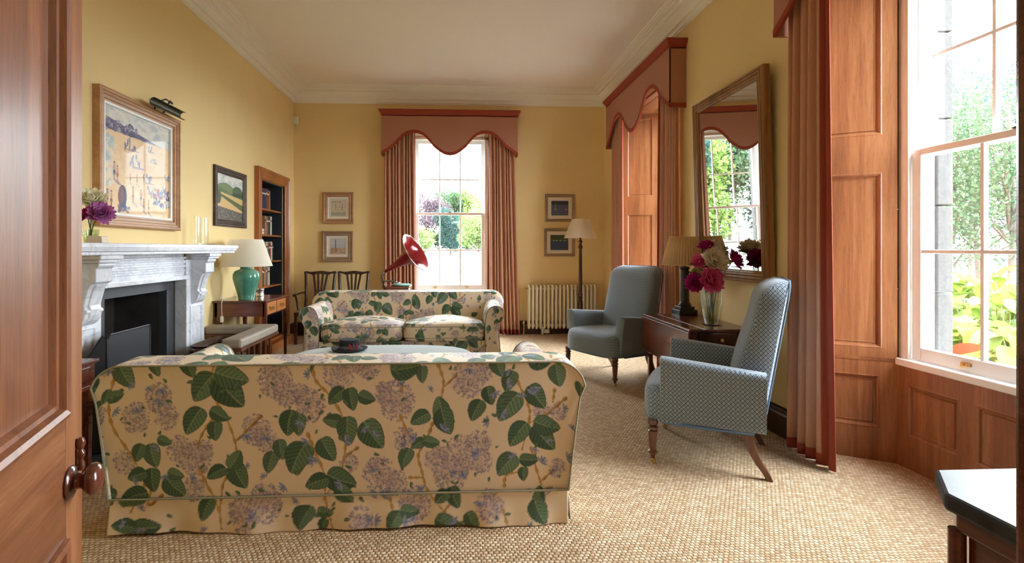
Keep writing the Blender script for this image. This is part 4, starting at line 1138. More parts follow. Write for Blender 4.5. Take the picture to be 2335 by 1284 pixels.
# ------------------------------------------------------------------ paintings: colour fields drawn cell by cell
class Art:
    def __init__(s, w, h, bg):
        s.w, s.h = w, h
        s.a = np.empty((h, w, 3)); s.a[:] = bg
        s.X, s.Y = np.meshgrid((np.arange(w) + .5) / w, (np.arange(h) + .5) / h)     # y upwards
        s.rn = np.random.default_rng(w * 7 + h)
    def put(s, m, c, al=1.0):
        s.a[m] = s.a[m] * (1 - al) + np.asarray(c, float) * al
        return s
    def band(s, f0, f1, c, al=1.0):
        return s.put((s.Y >= (f0(s.X) if callable(f0) else f0)) & (s.Y < (f1(s.X) if callable(f1) else f1)), c, al)
    def ell(s, x, y, rx, ry, c, al=1.0, rot=0.0):
        dx, dy = s.X - x, s.Y - y
        u, v = dx * math.cos(rot) + dy * math.sin(rot), -dx * math.sin(rot) + dy * math.cos(rot)
        return s.put((u / rx) ** 2 + (v / ry) ** 2 < 1, c, al)
    def rect(s, x0, x1, y0, y1, c, al=1.0):
        return s.put((s.X >= x0) & (s.X < x1) & (s.Y >= y0) & (s.Y < y1), c, al)
    def dabs(s, n, xr, yr, size, cols, al=.8, flat_=2.5):
        for k in range(n):
            x, y = xr[0] + (xr[1] - xr[0]) * s.rn.random(), yr[0] + (yr[1] - yr[0]) * s.rn.random()
            r = size * (.5 + s.rn.random())
            s.ell(x, y, r * flat_ * .6, r, cols[s.rn.integers(len(cols))], al, s.rn.normal() * .3)
        return s
    def hang(s, w, h, parent, y=0.0, name='canvas'):
        nx, ny = s.w, s.h
        X, Z = np.meshgrid(np.linspace(-w / 2, w / 2, nx), np.linspace(-h / 2, h / 2, ny))
        Pn = np.stack([X, 0 * X + y, Z], -1)
        return colgrid(name, Pn, lin(np.clip(s.a + s.rn.normal(0, 4, s.a.shape), 0, 255)), 'paint', parent, smooth=None)

def picture(label, cat, loc, rz, w, h, fw, prof, mat, art, mount=0.0, slip=None):
    P = thing('picture', label, cat, loc, rz, 'framed pictures')
    d = prof[-1][1]
    G().loops(w, h, [(0, 0)] + [(fw * a, b) for a, b in prof], fill=False).obj('frame', mat, P)
    iw, ih = w - 2 * fw, h - 2 * fw
    if slip:
        G().loops(iw + .002, ih + .002, [(0, d), (.004, d + .002), (.016, d - .002), (.018, .008)], fill=False).obj('slip', slip, P)
        iw -= .034; ih -= .034
    if mount:
        G().loops(iw, ih, [(0, .009), (mount, .009), (mount + .004, .006)], fill=False).obj('mount', 'mount', P)
        iw -= 2 * mount + .006; ih -= 2 * mount + .006
    art.hang(iw, ih, P, -.006)
    return P
STEP = [(0, .05), (.12, .055), (.3, .055), (.34, .045), (.52, .045), (.58, .036), (.8, .034), (.86, .024), (1, .022)]
COVE = [(0, .026), (.15, .03), (.3, .028), (.5, .02), (.62, .02), (.7, .024), (.85, .02), (1, .012)]
# beach scene
a = Art(190, 180, (226, 192, 146))
a.band(lambda x: .86 - .10 * x, 1.1, (206, 204, 196)).dabs(50, (0, 1), (.83, 1), .02, [(186, 190, 190), (222, 216, 200), (170, 176, 186)], .6, 4)
a.band(lambda x: .78 - .02 * x, lambda x: .90 - .16 * x, (92, 84, 116))
a.dabs(60, (0, .45), (.78, .88), .016, [(60, 56, 88), (110, 100, 130), (70, 62, 84), (160, 150, 160)], .9, 2)
a.band(lambda x: .2 + 0 * x, lambda x: .74 - 0 * x, (226, 190, 140), .0)
a.dabs(170, (0, 1), (0, .74), .03, [(232, 200, 154), (218, 180, 132), (238, 212, 170), (222, 178, 126)], .35, 3)
a.dabs(70, (0, .13), (.25, .72), .022, [(176, 190, 190), (204, 206, 196), (150, 172, 178), (220, 214, 196)], .6, 1.6)
for x, y, s_ in [(.36, .68, .08), (.66, .71, .05), (.72, .60, .05), (.44, .52, .085), (.63, .38, .07), (.68, .28, .07), (.95, .45, .05), (.9, .3, .05)]:
    for k in range(16):
        u_ = x - s_ + s_ * 1.9 * a.rn.random(); v_ = y + s_ * .5 * a.rn.normal() * .7
        a.ell(u_, v_, s_ * .12, s_ * .34, [(96, 98, 138), (214, 206, 200), (84, 86, 120), (130, 120, 150)][k % 4], .85, .2 * a.rn.normal())
    a.ell(x + s_ * .5, y - s_ * .5, s_ * 1.2, s_ * .12, (126, 112, 140), .7)
def figure(x, y, h_, c1, c2):
    a.ell(x, y + h_ * .44, h_ * .07, h_ * .07, (120, 84, 66)); a.ell(x, y + h_ * .2, h_ * .1, h_ * .2, c1); a.ell(x, y - h_ * .08, h_ * .09, h_ * .14, c2); a.rect(x - h_ * .05, x - h_ * .015, y - h_ * .5, y - .1 * h_, (150, 100, 76)); a.rect(x + h_ * .015, x + h_ * .05, y - h_ * .5, y - .1 * h_, (150, 100, 76))
    a.ell(x + h_ * .15, y - h_ * .55, h_ * .3, h_ * .05, (130, 110, 140), .7, -.6)
for x, y, h_ in [(.40, .2, .17), (.52, .19, .16), (.56, .11, .14), (.64, .10, .15), (.36, .36, .1), (.46, .36, .11), (.05, .14, .16), (.10, .13, .16), (.14, .4, .18), (.18, .38, .16)]:
    figure(x, y, h_, [(190, 120, 96), (120, 110, 150), (196, 150, 120), (80, 74, 110)][int(x * 100) % 4], [(60, 60, 90), (90, 70, 80), (150, 70, 70)][int(y * 100) % 3])
a.ell(.25, .17, .06, .11, (44, 66, 92)).ell(.235, .18, .035, .09, (178, 90, 74), .6)
a.dabs(110, (.72, 1.0), (.12, .3), .016, [(70, 74, 120), (196, 190, 190), (170, 70, 64), (110, 120, 160), (60, 50, 80)], .9, 1.4)
a.dabs(20, (.2, .34), (.02, .08), .016, [(70, 66, 100), (100, 90, 110)], .9, 2.2)
pa = picture('large beach scene painting in a stepped pale wood frame above the mantel', 'painting', (XL, 4.005, 1.935), 90, 1.0, .955, .085, STEP, 'framewood', a, 0, 'white')
# picture light over it
pl = thing('picture_light', 'dark bronze picture light clipped over the beach painting', 'lamp', (XL, 4.19, 2.43), 90)
G(Matrix.Rotation(R(90), 4, 'Y')).rings([[(math.cos(q) * .034 + .0, -.13 + math.sin(q) * .034, z) for q in np.linspace(-.2, 3.6, 14)] + [(math.cos(q) * .030, -.13 + math.sin(q) * .030, z) for q in np.linspace(3.6, -.2, 14)] for z in (-.215, .215)]).obj('hood', 'bronze', pl, 40)
G().tube([(-.02, -.02, -.008), (-.06, -.06, .04), (-.02, -.11, .075), (.03, -.135, .05)], .006, 8).tube([(.10, -.02, -.008), (.10, -.05, .055), (.06, -.10, .085), (.03, -.13, .06)], .006, 8).obj('arm', 'black', pl, 40)
# landscape
a = Art(110, 90, (196, 200, 196))
a.dabs(40, (0, 1), (.72, 1), .04, [(214, 214, 208), (176, 184, 186), (222, 220, 210)], .6, 3)
a.band(0, lambda x: .74 + .08 * np.sin(x * 5), (112, 132, 84)).band(0, lambda x: .66 + .05 * np.sin(x * 7 + 1), (92, 116, 66))
a.ell(.78, .68, .2, .12, (70, 96, 66)).ell(.8, .6, .24, .05, (48, 66, 48))
a.band(0, lambda x: .62 - .1 * x, (206, 176, 112)).band(lambda x: .56 - .32 * x, lambda x: .60 - .22 * x, (84, 100, 56)).band(0, lambda x: .56 - .34 * x, (214, 178, 118))
a.ell(.06, .5, .1, .16, (72, 84, 54))
a.band(0, lambda x: .30 - .1 * x, (96, 90, 80)).dabs(160, (0, 1), (0, .22), .012, [(60, 58, 54), (140, 132, 116), (84, 78, 66)], .8, 2)
picture('landscape painting of golden fields in a worn dark frame', 'painting', (XL, 5.565, 1.845), 90, .76, .615, .07, COVE, 'framedark', a)
# four small prints on the end wall
def coast(seed, sky, sea, land):
    a = Art(70, 60, sky); r_ = np.random.default_rng(seed)
    a.rn = r_
    a.band(0, .62, sea).dabs(60, (0, 1), (.05, .6), .03, [land, sea, tuple(int(q * .85) for q in sea)], .5, 3)
    return a
a1 = coast(1, (206, 196, 178), (214, 200, 170), (190, 182, 150)); a1.band(0, .25, (150, 158, 150), .6)
for x in (.1, .2, .3, .42, .55, .62): a1.rect(x, x + .04, .82, .9, (96, 92, 96), .8)
for x in (.3, .75): a1.rect(x, x + .025, .4, .75, (92, 80, 72), .8)
a1.rect(.3, .9, .55, .57, (120, 110, 96), .7).rect(.3, .8, .35, .365, (120, 110, 96), .6)
a2 = coast(2, (196, 196, 202), (196, 168, 140), (170, 120, 90)); a2.band(.42, .62, (186, 188, 196)).rect(.34, .38, .4, .95, (70, 60, 70)).dabs(20, (0, .5), (.1, .4), .02, [(110, 90, 90), (150, 100, 80)], .8, 4)
a3 = coast(3, (86, 96, 112), (88, 98, 128), (76, 86, 116)); a3.band(.74, .95, (52, 62, 70)).rect(.24, .26, .45, .8, (214, 200, 160)).ell(.25, .42, .1, .02, (216, 206, 170)).ell(.85, .42, .1, .02, (206, 190, 140))
a4 = coast(4, (60, 72, 62), (56, 70, 100), (46, 62, 88)); a4.band(.66, 1.1, (62, 74, 56)).rect(.0, 1, .64, .67, (120, 120, 100))
for x in (.2, .35, .55, .8): a4.ell(x, .62, .05, .03, (196, 186, 150))
def onfar(box, label, mat, art, mount, fw):
    a, b = U(box[0], box[1], Y=YF - .02), U(box[2], box[3], Y=YF - .02)
    picture(label, 'picture', ((a.x + b.x) / 2, YF, (a.z + b.z) / 2), 0, b.x - a.x, a.z - b.z, fw, COVE, mat, art, mount, 'white' if mount < .03 else None)
onfar((736, 438, 806, 510), 'small framed shore print, upper one above the dining chairs', 'framewood', a1, .02, .075)
onfar((734, 527, 805, 597), 'small framed beach print with a post, lower one above the dining chairs', 'framegrey', a2, .02, .075)
onfar((1243, 443, 1311, 506), 'small framed sea picture with a yacht, upper one above the radiator', 'framegrey', a3, .05, .045)
onfar((1241, 521, 1311, 585), 'small framed dark harbour picture, partly behind the floor lamp shade', 'framegrey', a4, .05, .045)
tag(G().box(0, .07, -.05, 0, 0, .115).obj('alarm_sensor', 'plastic', bevel=.008), 'small white alarm sensor high in the corner', 'sensor').location = (XL + .0, YF - .0, 3.17)

# ------------------------------------------------------------------ mirror leaning off the right wall
mw, mh = 1.06, 1.56
mi = thing('mirror', 'large old mirror in a reeded gilt frame, reflecting the end window', 'mirror', (XR - .012, 3.99, 1.05), -90)
tilt = Matrix.Translation((0, -.05, 0)) @ Matrix.Rotation(R(1.6), 4, 'X') @ Matrix.Translation((0, 0, mh / 2))
G(tilt).loops(mw, mh, [(0, -.045), (0, .0), (.006, .012), (.02, .014), (.026, .006), (.03, .014), (.044, .014), (.05, .006), (.054, .013), (.068, .012), (.074, .004), (.082, .002), (.09, -.006)], fill=False).obj('frame', 'giltwood', mi)
G(tilt).loops(mw - .16, mh - .16, [(0, -.008), (.001, -.008)]).obj('glass', 'mirror', mi)
G(tilt).box(-mw / 2 + .01, mw / 2 - .01, .012, .04, -mh / 2 + .01, mh / 2 - .01).obj('backboard', 'framedark', mi)

# ------------------------------------------------------------------ recessed bookcase and its books
bc = thing('bookcase', 'tall oak bookcase built into the wall, navy inside', 'bookcase', (XL, (BY0 + BY1) / 2, 0), 90)
bw2, bh = (BY1 - BY0), BZ1
ow = [(-.14, 0), (-.14, .06), (-.10, .075), (-.085, .06), (-.06, .06), (-.045, .05), (-.02, .05), (0, .035)]
g = G()
rr = []
hw = bw2 / 2
for x, z, dx, dz in [(-hw, .0, -1, 0), (-hw, bh, -1, 1), (hw, bh, 1, 1), (hw, .0, 1, 0)]:
    rr.append([(x - dx * p, -d, z - dz * p) for p, d in ow])
g.rings(rr).obj('architrave', 'bookwood', bc, bevel=.002)
dd = .30
g = G().box(-hw, hw, dd - .01, dd, BZ0, bh).box(-hw, -hw + .012, 0, dd, BZ0, bh).box(hw - .012, hw, 0, dd, BZ0, bh).box(-hw, hw, 0, dd, bh - .012, bh).box(-hw, hw, 0, dd, BZ0, BZ0 + .012)
g.obj('carcass', 'navy', bc)
G().box(-hw, hw, -.06, .0, 0, BZ0 + .012).box(-hw - .0, hw, -.16, -.0, 0, .11).obj('plinth', 'bookwood', bc, bevel=.003)
SH = [U(602, y, X=XL + .02).z for y in (474, 534, 595.5, 655)]
for z in SH:
    G().box(-hw + .012, hw - .012, .01, dd - .01, z - .022, z).obj('shelf', 'bookwood', bc, bevel=.002)
BK = {'navy': (44, 58, 92), 'maroon': (112, 52, 48), 'brown': (122, 88, 66), 'tan': (164, 128, 96), 'cream': (214, 202, 178), 'red': (150, 44, 44), 'grey': (128, 122, 116), 'green': (58, 84, 72), 'black': (44, 42, 44)}
for k, c_ in BK.items():
    MT['book_' + k] = flat('book_cover_' + k, C(*c_), .6, 0, .1, 30)
MT['book_pages'] = flat('book_pages', C(226, 214, 190), .8)
def book(label, shelf, x, th, h_, dp, col, lie=False, lean=0.0):
    o = thing('book', label, 'book', (XL - .03, (BY0 + BY1) / 2 + x, (SH[shelf] if shelf < 4 else BZ0 + .012) + .001), 90, 'books in the built-in bookcase')
    if lie:
        G().box(0, h_, .0, dp, 0, th).obj('cover', 'book_' + col, o, bevel=.002)
        G().box(.004, h_ - .004, -.001, dp - .004, .004, th - .004).obj('pages', 'book_pages', o)
    else:
        M = Matrix.Rotation(R(lean), 4, 'Y')
        G(M).box(0, th, 0, dp, 0, h_).obj('cover', 'book_' + col, o, bevel=.003)
        G(M).box(.003, th - .003, .004, dp + .001, .005, h_ + .001).obj('pages', 'book_pages', o)
        G(M).box(-.0006, th + .0006, -.0008, .003, h_ * .72, h_ * .8).obj('spine_band', 'book_cream' if col in ('maroon', 'red', 'navy', 'brown', 'green', 'black') else 'book_maroon', o)
    return o
rowname = ['top shelf', 'second shelf', 'third shelf', 'fourth shelf']
def row(sh, specs):
    x = specs[0]
    for k, (th, h_, col, desc) in enumerate(specs[1]):
        book(desc, sh, x, th, h_, .17, col, False, 0)
        x += th + .003
row(0, (-.30, [(.20, .255, 'navy', 'wide navy blue book on the top shelf of the bookcase'), (.035, .27, 'maroon', 'maroon book beside the wide navy one, top shelf'), (.03, .262, 'brown', 'brown book, third along the top shelf'), (.035, .258, 'maroon', 'maroon book, fourth along the top shelf'), (.04, .25, 'tan', 'tan book at the end of the top shelf row')]))
for k in range(2):
    book(['cream book lying flat on the second shelf, upper of two', 'brown book lying flat on the second shelf, lower of two'][1 - k], 1, -.33, .036, .17, .13, ['brown', 'cream'][k], True).location.z += k * .037
row(1, (-.13, [(.05, .24, 'tan', 'tan book, first standing on the second shelf'), (.06, .235, 'brown', 'brown book, second standing on the second shelf'), (.03, .23, 'black', 'black book, third standing on the second shelf'), (.035, .24, 'navy', 'navy book, fourth standing on the second shelf'), (.05, .245, 'cream', 'cream book at the end of the second shelf row')]))
row(2, (-.08, [(.03, .24, 'cream', 'cream book, first on the third shelf'), (.035, .235, 'grey', 'grey book, second on the third shelf'), (.04, .22, 'black', 'black book, third on the third shelf'), (.04, .23, 'red', 'red book on the third shelf'), (.045, .25, 'cream', 'cream book beside the red one on the third shelf'), (.03, .23, 'green', 'green book at the end of the third shelf row')]))
row(3, (-.34, [(.07, .25, 'cream', 'thick cream book, first on the fourth shelf'), (.07, .25, 'green', 'thick green book, second on the fourth shelf'), (.03, .24, 'maroon', 'maroon book, third on the fourth shelf'), (.05, .26, 'tan', 'tan book on the fourth shelf'), (.04, .255, 'brown', 'brown book on the fourth shelf'), (.05, .25, 'grey', 'grey book on the fourth shelf'), (.045, .24, 'cream', 'cream book at the end of the fourth shelf row')]))
book('large dark green book standing low behind the writing table', 4, -.38, .06, .36, .2, 'green')

# ------------------------------------------------------------------ writing table, lamp, silver pot
TZ = .78
tl = thing('writing_table', 'small mahogany writing table with two oak-faced drawers', 'table', (XL + .005, 5.16, 0), 0)
tx, ty = .53, .70                                 # depth from the wall, length along it
G().box(0, tx, 0, ty, TZ - .022, TZ).obj('table_top', 'mahogany', tl, bevel=.005)
fr = G().box(.02, tx - .02, .015, .035, TZ - .16, TZ - .022).box(.02, tx - .02, ty - .035, ty - .015, TZ - .16, TZ - .022).box(.02, .04, .015, ty - .015, TZ - .16, TZ - .022).box(tx - .04, tx - .025, .015, ty - .015, TZ - .16, TZ - .022)
fr.obj('apron', 'mahoganyx', tl)
for k in range(2):
    y0 = .055 + k * .305
    dr = G(Matrix.Translation((tx - .024, y0 + .1425, TZ - .09)) @ Matrix.Rotation(R(90), 4, 'Z')).loops(.285, .118, [(0, -.01), (0, .004), (.004, .006), (.008, .004), (.012, .003)]).obj('drawer', 'drawerwood', tl)
    hd = G(Matrix.Translation((tx - .016, y0 + .1425, TZ - .085)))
    hd.box(-.002, .003, -.045, .045, -.016, .016)
    hd.obj('handle_plate', 'brass', dr, bevel=.004)
    G(Matrix.Translation((tx - .012, y0 + .1425, TZ - .085))).tube([(0, -.032, 0), (.014, -.03, -.014), (.018, 0, -.022), (.014, .03, -.014), (0, .032, 0)], .0035, 6).obj('handle', 'brass', dr, 40)
for x in (.03, tx - .05):
    for y in (.02, ty - .06):
        G().rings([[(x + a * q + .02, y + b * q + .02, z) for a, b in ((-1, -1), (1, -1), (1, 1), (-1, 1))] for z, q in ((0, .011), (TZ - .16, .02), (TZ - .022, .02))]).obj('leg', 'mahogany', tl)
lp = U(562, 683, Z=TZ); lp.x = max(lp.x, XL + .262)
gl = thing('table_lamp', 'table lamp with green glazed jar base and wide cream shade', 'lamp', (lp.x, lp.y, TZ + .001), 0)
G().lathe([(.0, 0), (.078, 0), (.08, .008), (.078, .015), (.09, .06), (.115, .15), (.131, .22), (.13, .262), (.112, .292), (.078, .308), (.062, .314), (.06, .318), (.063, .345), (.058, .35), (0, .35)], 36).obj('jar_base', 'celadon', gl, 50)
G().lathe([(.012, .35), (.012, .37), (.02, .372), (.02, .42), (.0, .42)], 14).obj('lamp_holder', 'brass', gl, 40)
G().lathe([(.250, .343), (.252, .343), (.158, .618), (.156, .618)], 48, cap=False).obj('lamp_shade', 'shade', gl, 60)
G().tube([(-.09, -.05, .02), (-.14, -.10, .016), (-.17, -.15, .018), (-.175, -.165, -.02), (-.17, -.175, -.1), (-.165, -.18, -.15)], .003, 6).obj('flex', 'plastic', gl)
G().box(-.178, -.152, -.195, -.165, -.21, -.15).obj('flex_switch', 'plastic', gl, bevel=.006)
sp_ = U(593, 660, Y=5.70)
tag(G().lathe([(0, 0), (.042, 0), (.044, .006), (.042, .012), (.042, .07), (.045, .074), (.044, .08), (.02, .088), (0, .09)], 24).obj('silver_pot', 'silver', smooth=40), 'small round silver pot on the writing table', 'pot').location = (sp_.x, sp_.y, TZ)

# ------------------------------------------------------------------ dining chairs by the end wall
def dining_chair(label, loc, arms):
    D = thing('dining_chair', label, 'chair', loc, 0, 'dark dining chairs')
    cw = 'chairwood'
    G().prism([(-.225, 0), (.225, 0), (.2, .43), (-.2, .43)], .43, .455).obj('seat', 'suede', D, bevel=.02)
    G().prism([(-.225, 0), (.225, 0), (.2, .43), (-.2, .43)], .38, .432).obj('seat_rail', cw, D)
    for sx in (-1, 1):
        G().box(sx * .205 - .018, sx * .205 + .018, .0, .036, 0, .385).obj('leg', cw, D, bevel=.003)
        pth = smooth_path([(sx * .20, .47, 0), (sx * .195, .43, .2), (sx * .195, .42, .42), (sx * .19, .44, .6), (sx * .20, .47, .8), (sx * .208, .49, .92), (sx * .211, .495, .95)], 4)
        G().tube([tuple(p) for p in pth], .021, 8).obj('post', cw, D, 50)
        if arms:
            G().tube(smooth_path([(sx * .20, .455, .67), (sx * .23, .33, .675), (sx * .25, .2, .665), (sx * .255, .1, .672), (sx * .25, .06, .655)], 4), .014, 8).tube(smooth_path([(sx * .25, .13, .665), (sx * .24, .17, .58), (sx * .215, .16, .44)], 4), .013, 8).obj('arm', cw, D, 50)
    top = smooth_path([(-.232, .495, .962), (-.20, .498, .968), (-.14, .5, .958), (-.07, .5, .965), (0, .5, .972), (.07, .5, .965), (.14, .5, .958), (.20, .498, .968), (.232, .495, .962)], 4)
    rs = []
    for p in top:
        q = .022 + .014 * (abs(p.x) < .13)
        rs.append([(p.x, p.y - .012, p.z - q), (p.x, p.y + .012, p.z - q), (p.x, p.y + .012, p.z + .01), (p.x, p.y - .012, p.z + .01)])
    G().rings(rs).obj('crest_rail', cw, D, bevel=.004)
    sg_ = G()
    for x0, xm, x1 in ((-.10, -.062, -.052), (-.035, -.022, -.018), (.035, .022, .018), (.10, .062, .052)):
        pth = smooth_path([(x0, .498, .955), (x0 * .9, .49, .88), (xm, .455, .7), (x1, .43, .46)], 5)
        rs = [[(p.x - .0145, p.y - .007, p.z), (p.x + .0145, p.y - .007, p.z), (p.x + .0145, p.y + .007, p.z), (p.x - .0145, p.y + .007, p.z)] for p in pth]
        sg_.rings(rs)
    sg_.box(-.07, .07, .425, .44, .44, .50).box(-.06, .06, .452, .464, .69, .705)
    sg_.obj('splat', cw, D)
    return D
k1 = U(731, 617, Y=7.47); k2 = U(807, 617, Y=7.47)
dining_chair('dark carved dining armchair with pierced splat, left of the pair', (k1.x, 6.97, 0), True)
dining_chair('dark carved dining chair with pierced splat, nearer the gramophone', (k2.x, 6.97, 0), False)

# ------------------------------------------------------------------ gramophone on a stand
gx = U(908, 650, Y=6.95)
st_ = thing('stand_table', 'small wooden stand under the gramophone', 'table', (gx.x, 6.95, 0), 0)
GZ = gx.z - .155
G().box(-.22, .22, -.2, .2, GZ - .025, GZ).obj('table_top', 'mahoganyx', st_, bevel=.004)
for x in (-.18, .18):
    for y in (-.16, .16):
        G().box(x - .018, x + .018, y - .018, y + .018, 0, GZ - .025).obj('leg', 'mahogany', st_)
gm = thing('gramophone', 'wind-up gramophone with a flared red horn', 'gramophone', (gx.x, 6.95, GZ), 0)
G().box(-.17, .17, -.16, .16, 0, .02).box(-.155, .155, -.145, .145, .02, .125).box(-.17, .17, -.16, .16, .125, .145).obj('case', 'mahoganyx', gm, bevel=.005)
G().lathe([(0, .15), (.125, .15), (.13, .155), (.13, .165), (.125, .168), (0, .168)], 32, (.045, -.01, 0)).obj('turntable', 'platter', gm, 40)
G().tube(smooth_path([(-.20, .12, .06), (-.215, .08, .16), (-.22, .02, .25), (-.205, 0, .31), (-.165, -.01, .345)], 5), [.02] * 21, 12).obj('back_bracket', 'chrome', gm, 50)
G().tube(smooth_path([(-.215, .06, .2), (-.14, .02, .212), (-.02, -.02, .20)], 4), .014, 10).lathe([(0, 0), (.032, .0), (.032, .02), (0, .02)], 16, (.0, -.03, .18)).obj('tone_arm', 'chrome', gm, 50)
ax_ = (Vector((.25, -.16, .60)) - Vector((-.175, -.01, .34)))
hl = ax_.length
ax_.normalize()
q_ = Vector((0, 0, 1)).rotation_difference(ax_).to_matrix().to_4x4()
HM = Matrix.Translation((-.175, -.01, .34)) @ q_
hpz = [(0, .02), (.1, .03), (.2, .045), (.28, .062), (.35, .085), (.41, .118), (.45, .155), (.475, .19), (.487, .222), (.49, .236)]
rs = []
for z, r in hpz:
    r = r * (1 + .16 * min(1, z / .3))
    rs.append([(r * (1 + .012 * math.cos(8 * 2 * PI * k / 64)) * math.cos(2 * PI * k / 64), r * (1 + .012 * math.cos(8 * 2 * PI * k / 64)) * math.sin(2 * PI * k / 64), z * hl / .49) for k in range(64)])
hn = G(HM).rings(rs, cap=False).obj('horn', 'horn', gm, 60, solid=.003)
G(HM).tube([(.275 * math.cos(2 * PI * k / 48), .275 * math.sin(2 * PI * k / 48), hl) for k in range(48)], .006, 8, closed=True).obj('horn_rim', 'chrome', hn, 60)

# ------------------------------------------------------------------ radiator and floor lamp
ra = thing('radiator', 'cream cast-iron column radiator below the two sea pictures', 'radiator', (U(1205.5, 700, Y=7.6).x, 7.6, 0), 0)
RZ0, RZ1, RP = .10, .745, .0592
for k in range(18):
    x = k * RP
    g = G()
    g.tube([(x, -.045, RZ0 + .03), (x, -.05, RZ1 - .03)], .0175, 10).tube([(x, .045, RZ0 + .03), (x, .05, RZ1 - .03)], .0175, 10)
    g.tube(smooth_path([(x, -.05, RZ1 - .04), (x, -.045, RZ1 - .015), (x, 0, RZ1 - .003), (x, .045, RZ1 - .015), (x, .05, RZ1 - .04)], 3), .0178, 10)
    g.tube(smooth_path([(x, -.045, RZ0 + .04), (x, -.042, RZ0 + .015), (x, 0, RZ0 + .003), (x, .042, RZ0 + .015), (x, .045, RZ0 + .04)], 3), .0178, 10)
    g.obj('column', 'radiator', ra, 50)
g = G()
for z in (RZ0 + .045, RZ1 - .045):
    g.tube([(-.02, 0, z), (17 * RP + .02, 0, z)], .024, 12)
g.obj('header', 'radiator', ra, 40)
for x in (3 * RP + .03, 14 * RP + .03):
    G().box(x - .014, x + .014, -.04, .04, 0, RZ0 + .02).box(x + .02, x + .1, -.05, -.02, .03, .085).obj('foot', 'radiator', ra, bevel=.004)
G().tube([(-.03, 0, RZ0 + .045), (-.07, 0, RZ0 + .045), (-.075, 0, .02), (-.075, 0, 0)], .009, 8).lathe([(.012, 0), (.02, .02), (.02, .05), (.012, .06)], 12, (-.075, 0, RZ0 + .05)).obj('valve', 'brass', ra, 40)
G().tube([(-.02, 0, RZ1 - .045), (-.05, 0, RZ1 - .045)], .012, 8).obj('plug', 'brass', ra)
fp_ = U(1323.5, 543, Y=7.25)
fl = thing('floor_lamp', 'tall dark turned floor lamp with a cream coolie shade', 'lamp', (fp_.x, 7.25, 0), 0)
G().lathe([(0, 0), (.15, 0), (.155, .012), (.14, .03), (.09, .045), (.05, .06), (.04, .08)], 28).obj('base', 'chairwood', fl, 50)
G().lathe([(.03, .07), (.045, .1), (.03, .13), (.024, .16), (.036, .3), (.038, .5), (.03, .56), (.022, .575), (.034, .585), (.034, .6), (.022, .61), (.03, .62), (.03, .64), (.024, .66), (.026, .9), (.022, 1.2), (.02, 1.30), (.03, 1.315), (.032, 1.34), (.02, 1.36), (.018, 1.39), (.028, 1.4), (.028, 1.42), (.014, 1.43), (.012, 1.48), (0, 1.48)], 18).obj('pole', 'chairwood', fl, 50)
s0, s1 = U(1288, 543, Y=7.25), U(1361, 543, Y=7.25)
rb = (s1.x - s0.x) / 2
G().lathe([(rb, s0.z), (rb + .002, s0.z), (rb * .53, s0.z + .275), (rb * .53 - .002, s0.z + .275)], 48, cap=False).obj('lamp_shade', 'shade', fl, 60)
# ------------------------------------------------------------------ drop-leaf table under the mirror, its lamp
PZ = .70
p0, p1, p2 = U(1572, 752, Z=PZ), U(1716, 752, Z=PZ), U(1478, 712, Z=PZ)
tyl = p2.y - p0.y - .1
pt = thing('drop_leaf_table', 'mahogany drop-leaf table below the mirror, near leaf hanging', 'table', (p0.x, p0.y, 0), 0)
tw_ = XR - .05 - p0.x
G().box(.0, .125, 0, tyl, PZ - .02, PZ).obj('leaf_hinge_board', 'mahogany', pt, bevel=.006)
G().box(.127, tw_, 0, tyl, PZ - .02, PZ).obj('table_top', 'mahogany', pt, bevel=.004)
G().prism([(.0, PZ - .022), (.0, PZ - .30), (.06, PZ - .33), (tyl - .06, PZ - .33), (tyl, PZ - .30), (tyl, PZ - .022)], -.008, .012, 'x').obj('drop_leaf', 'mahogany', pt, bevel=.004)
fz_ = G().box(.03, tw_ - .02, .03, .05, PZ - .15, PZ - .02).box(.03, tw_ - .02, tyl - .05, tyl - .03, PZ - .15, PZ - .02).box(.03, .05, .03, tyl - .03, PZ - .15, PZ - .02).box(tw_ - .04, tw_ - .02, .03, tyl - .03, PZ - .15, PZ - .02).obj('frieze', 'chairwood', pt)
dr = G(Matrix.Translation((tw_ / 2 + .01, .03, PZ - .085))).loops(tw_ - .16, .1, [(0, 0), (0, .005), (.004, .006), (.008, .004)]).obj('drawer', 'chairwood', pt)
G(Matrix.Translation((tw_ / 2 + .01, .024, PZ - .085)) @ Matrix.Rotation(R(90), 4, 'X')).lathe([(.006, 0), (.008, .006), (.014, .012), (.012, .02), (0, .022)], 12).obj('knob', 'brass', dr, 40)
for x in (.05, tw_ - .05):
    for y in (.05, tyl - .05):
        G().rings([[(x + a * q, y + b * q, z) for a, b in ((-1, -1), (1, -1), (1, 1), (-1, 1))] for z, q in ((0, .013), (.5, .021), (PZ - .02, .022))]).obj('leg', 'mahogany', pt)
lq = U(1561, 716, Z=PZ)
l2 = thing('column_lamp', 'table lamp with black marble column and pleated cream shade', 'lamp', (lq.x, lq.y, PZ), 0)
G().box(-.085, .085, -.085, .085, 0, .045).box(-.066, .066, -.066, .066, .045, .075).obj('base', 'blackmarble', l2, bevel=.006)
G().lathe([(.055, .075), (.06, .085), (.048, .1), (.042, .11), (.04, .14), (.038, .38), (.036, .41), (.044, .42), (.044, .435), (.012, .44), (.012, .5), (0, .5)], 28).obj('column', 'blackmarble', l2, 40)
zb, zt = U(1554, 604, Y=lq.y).z - PZ, U(1554, 541, Y=lq.y).z - PZ
rs = []
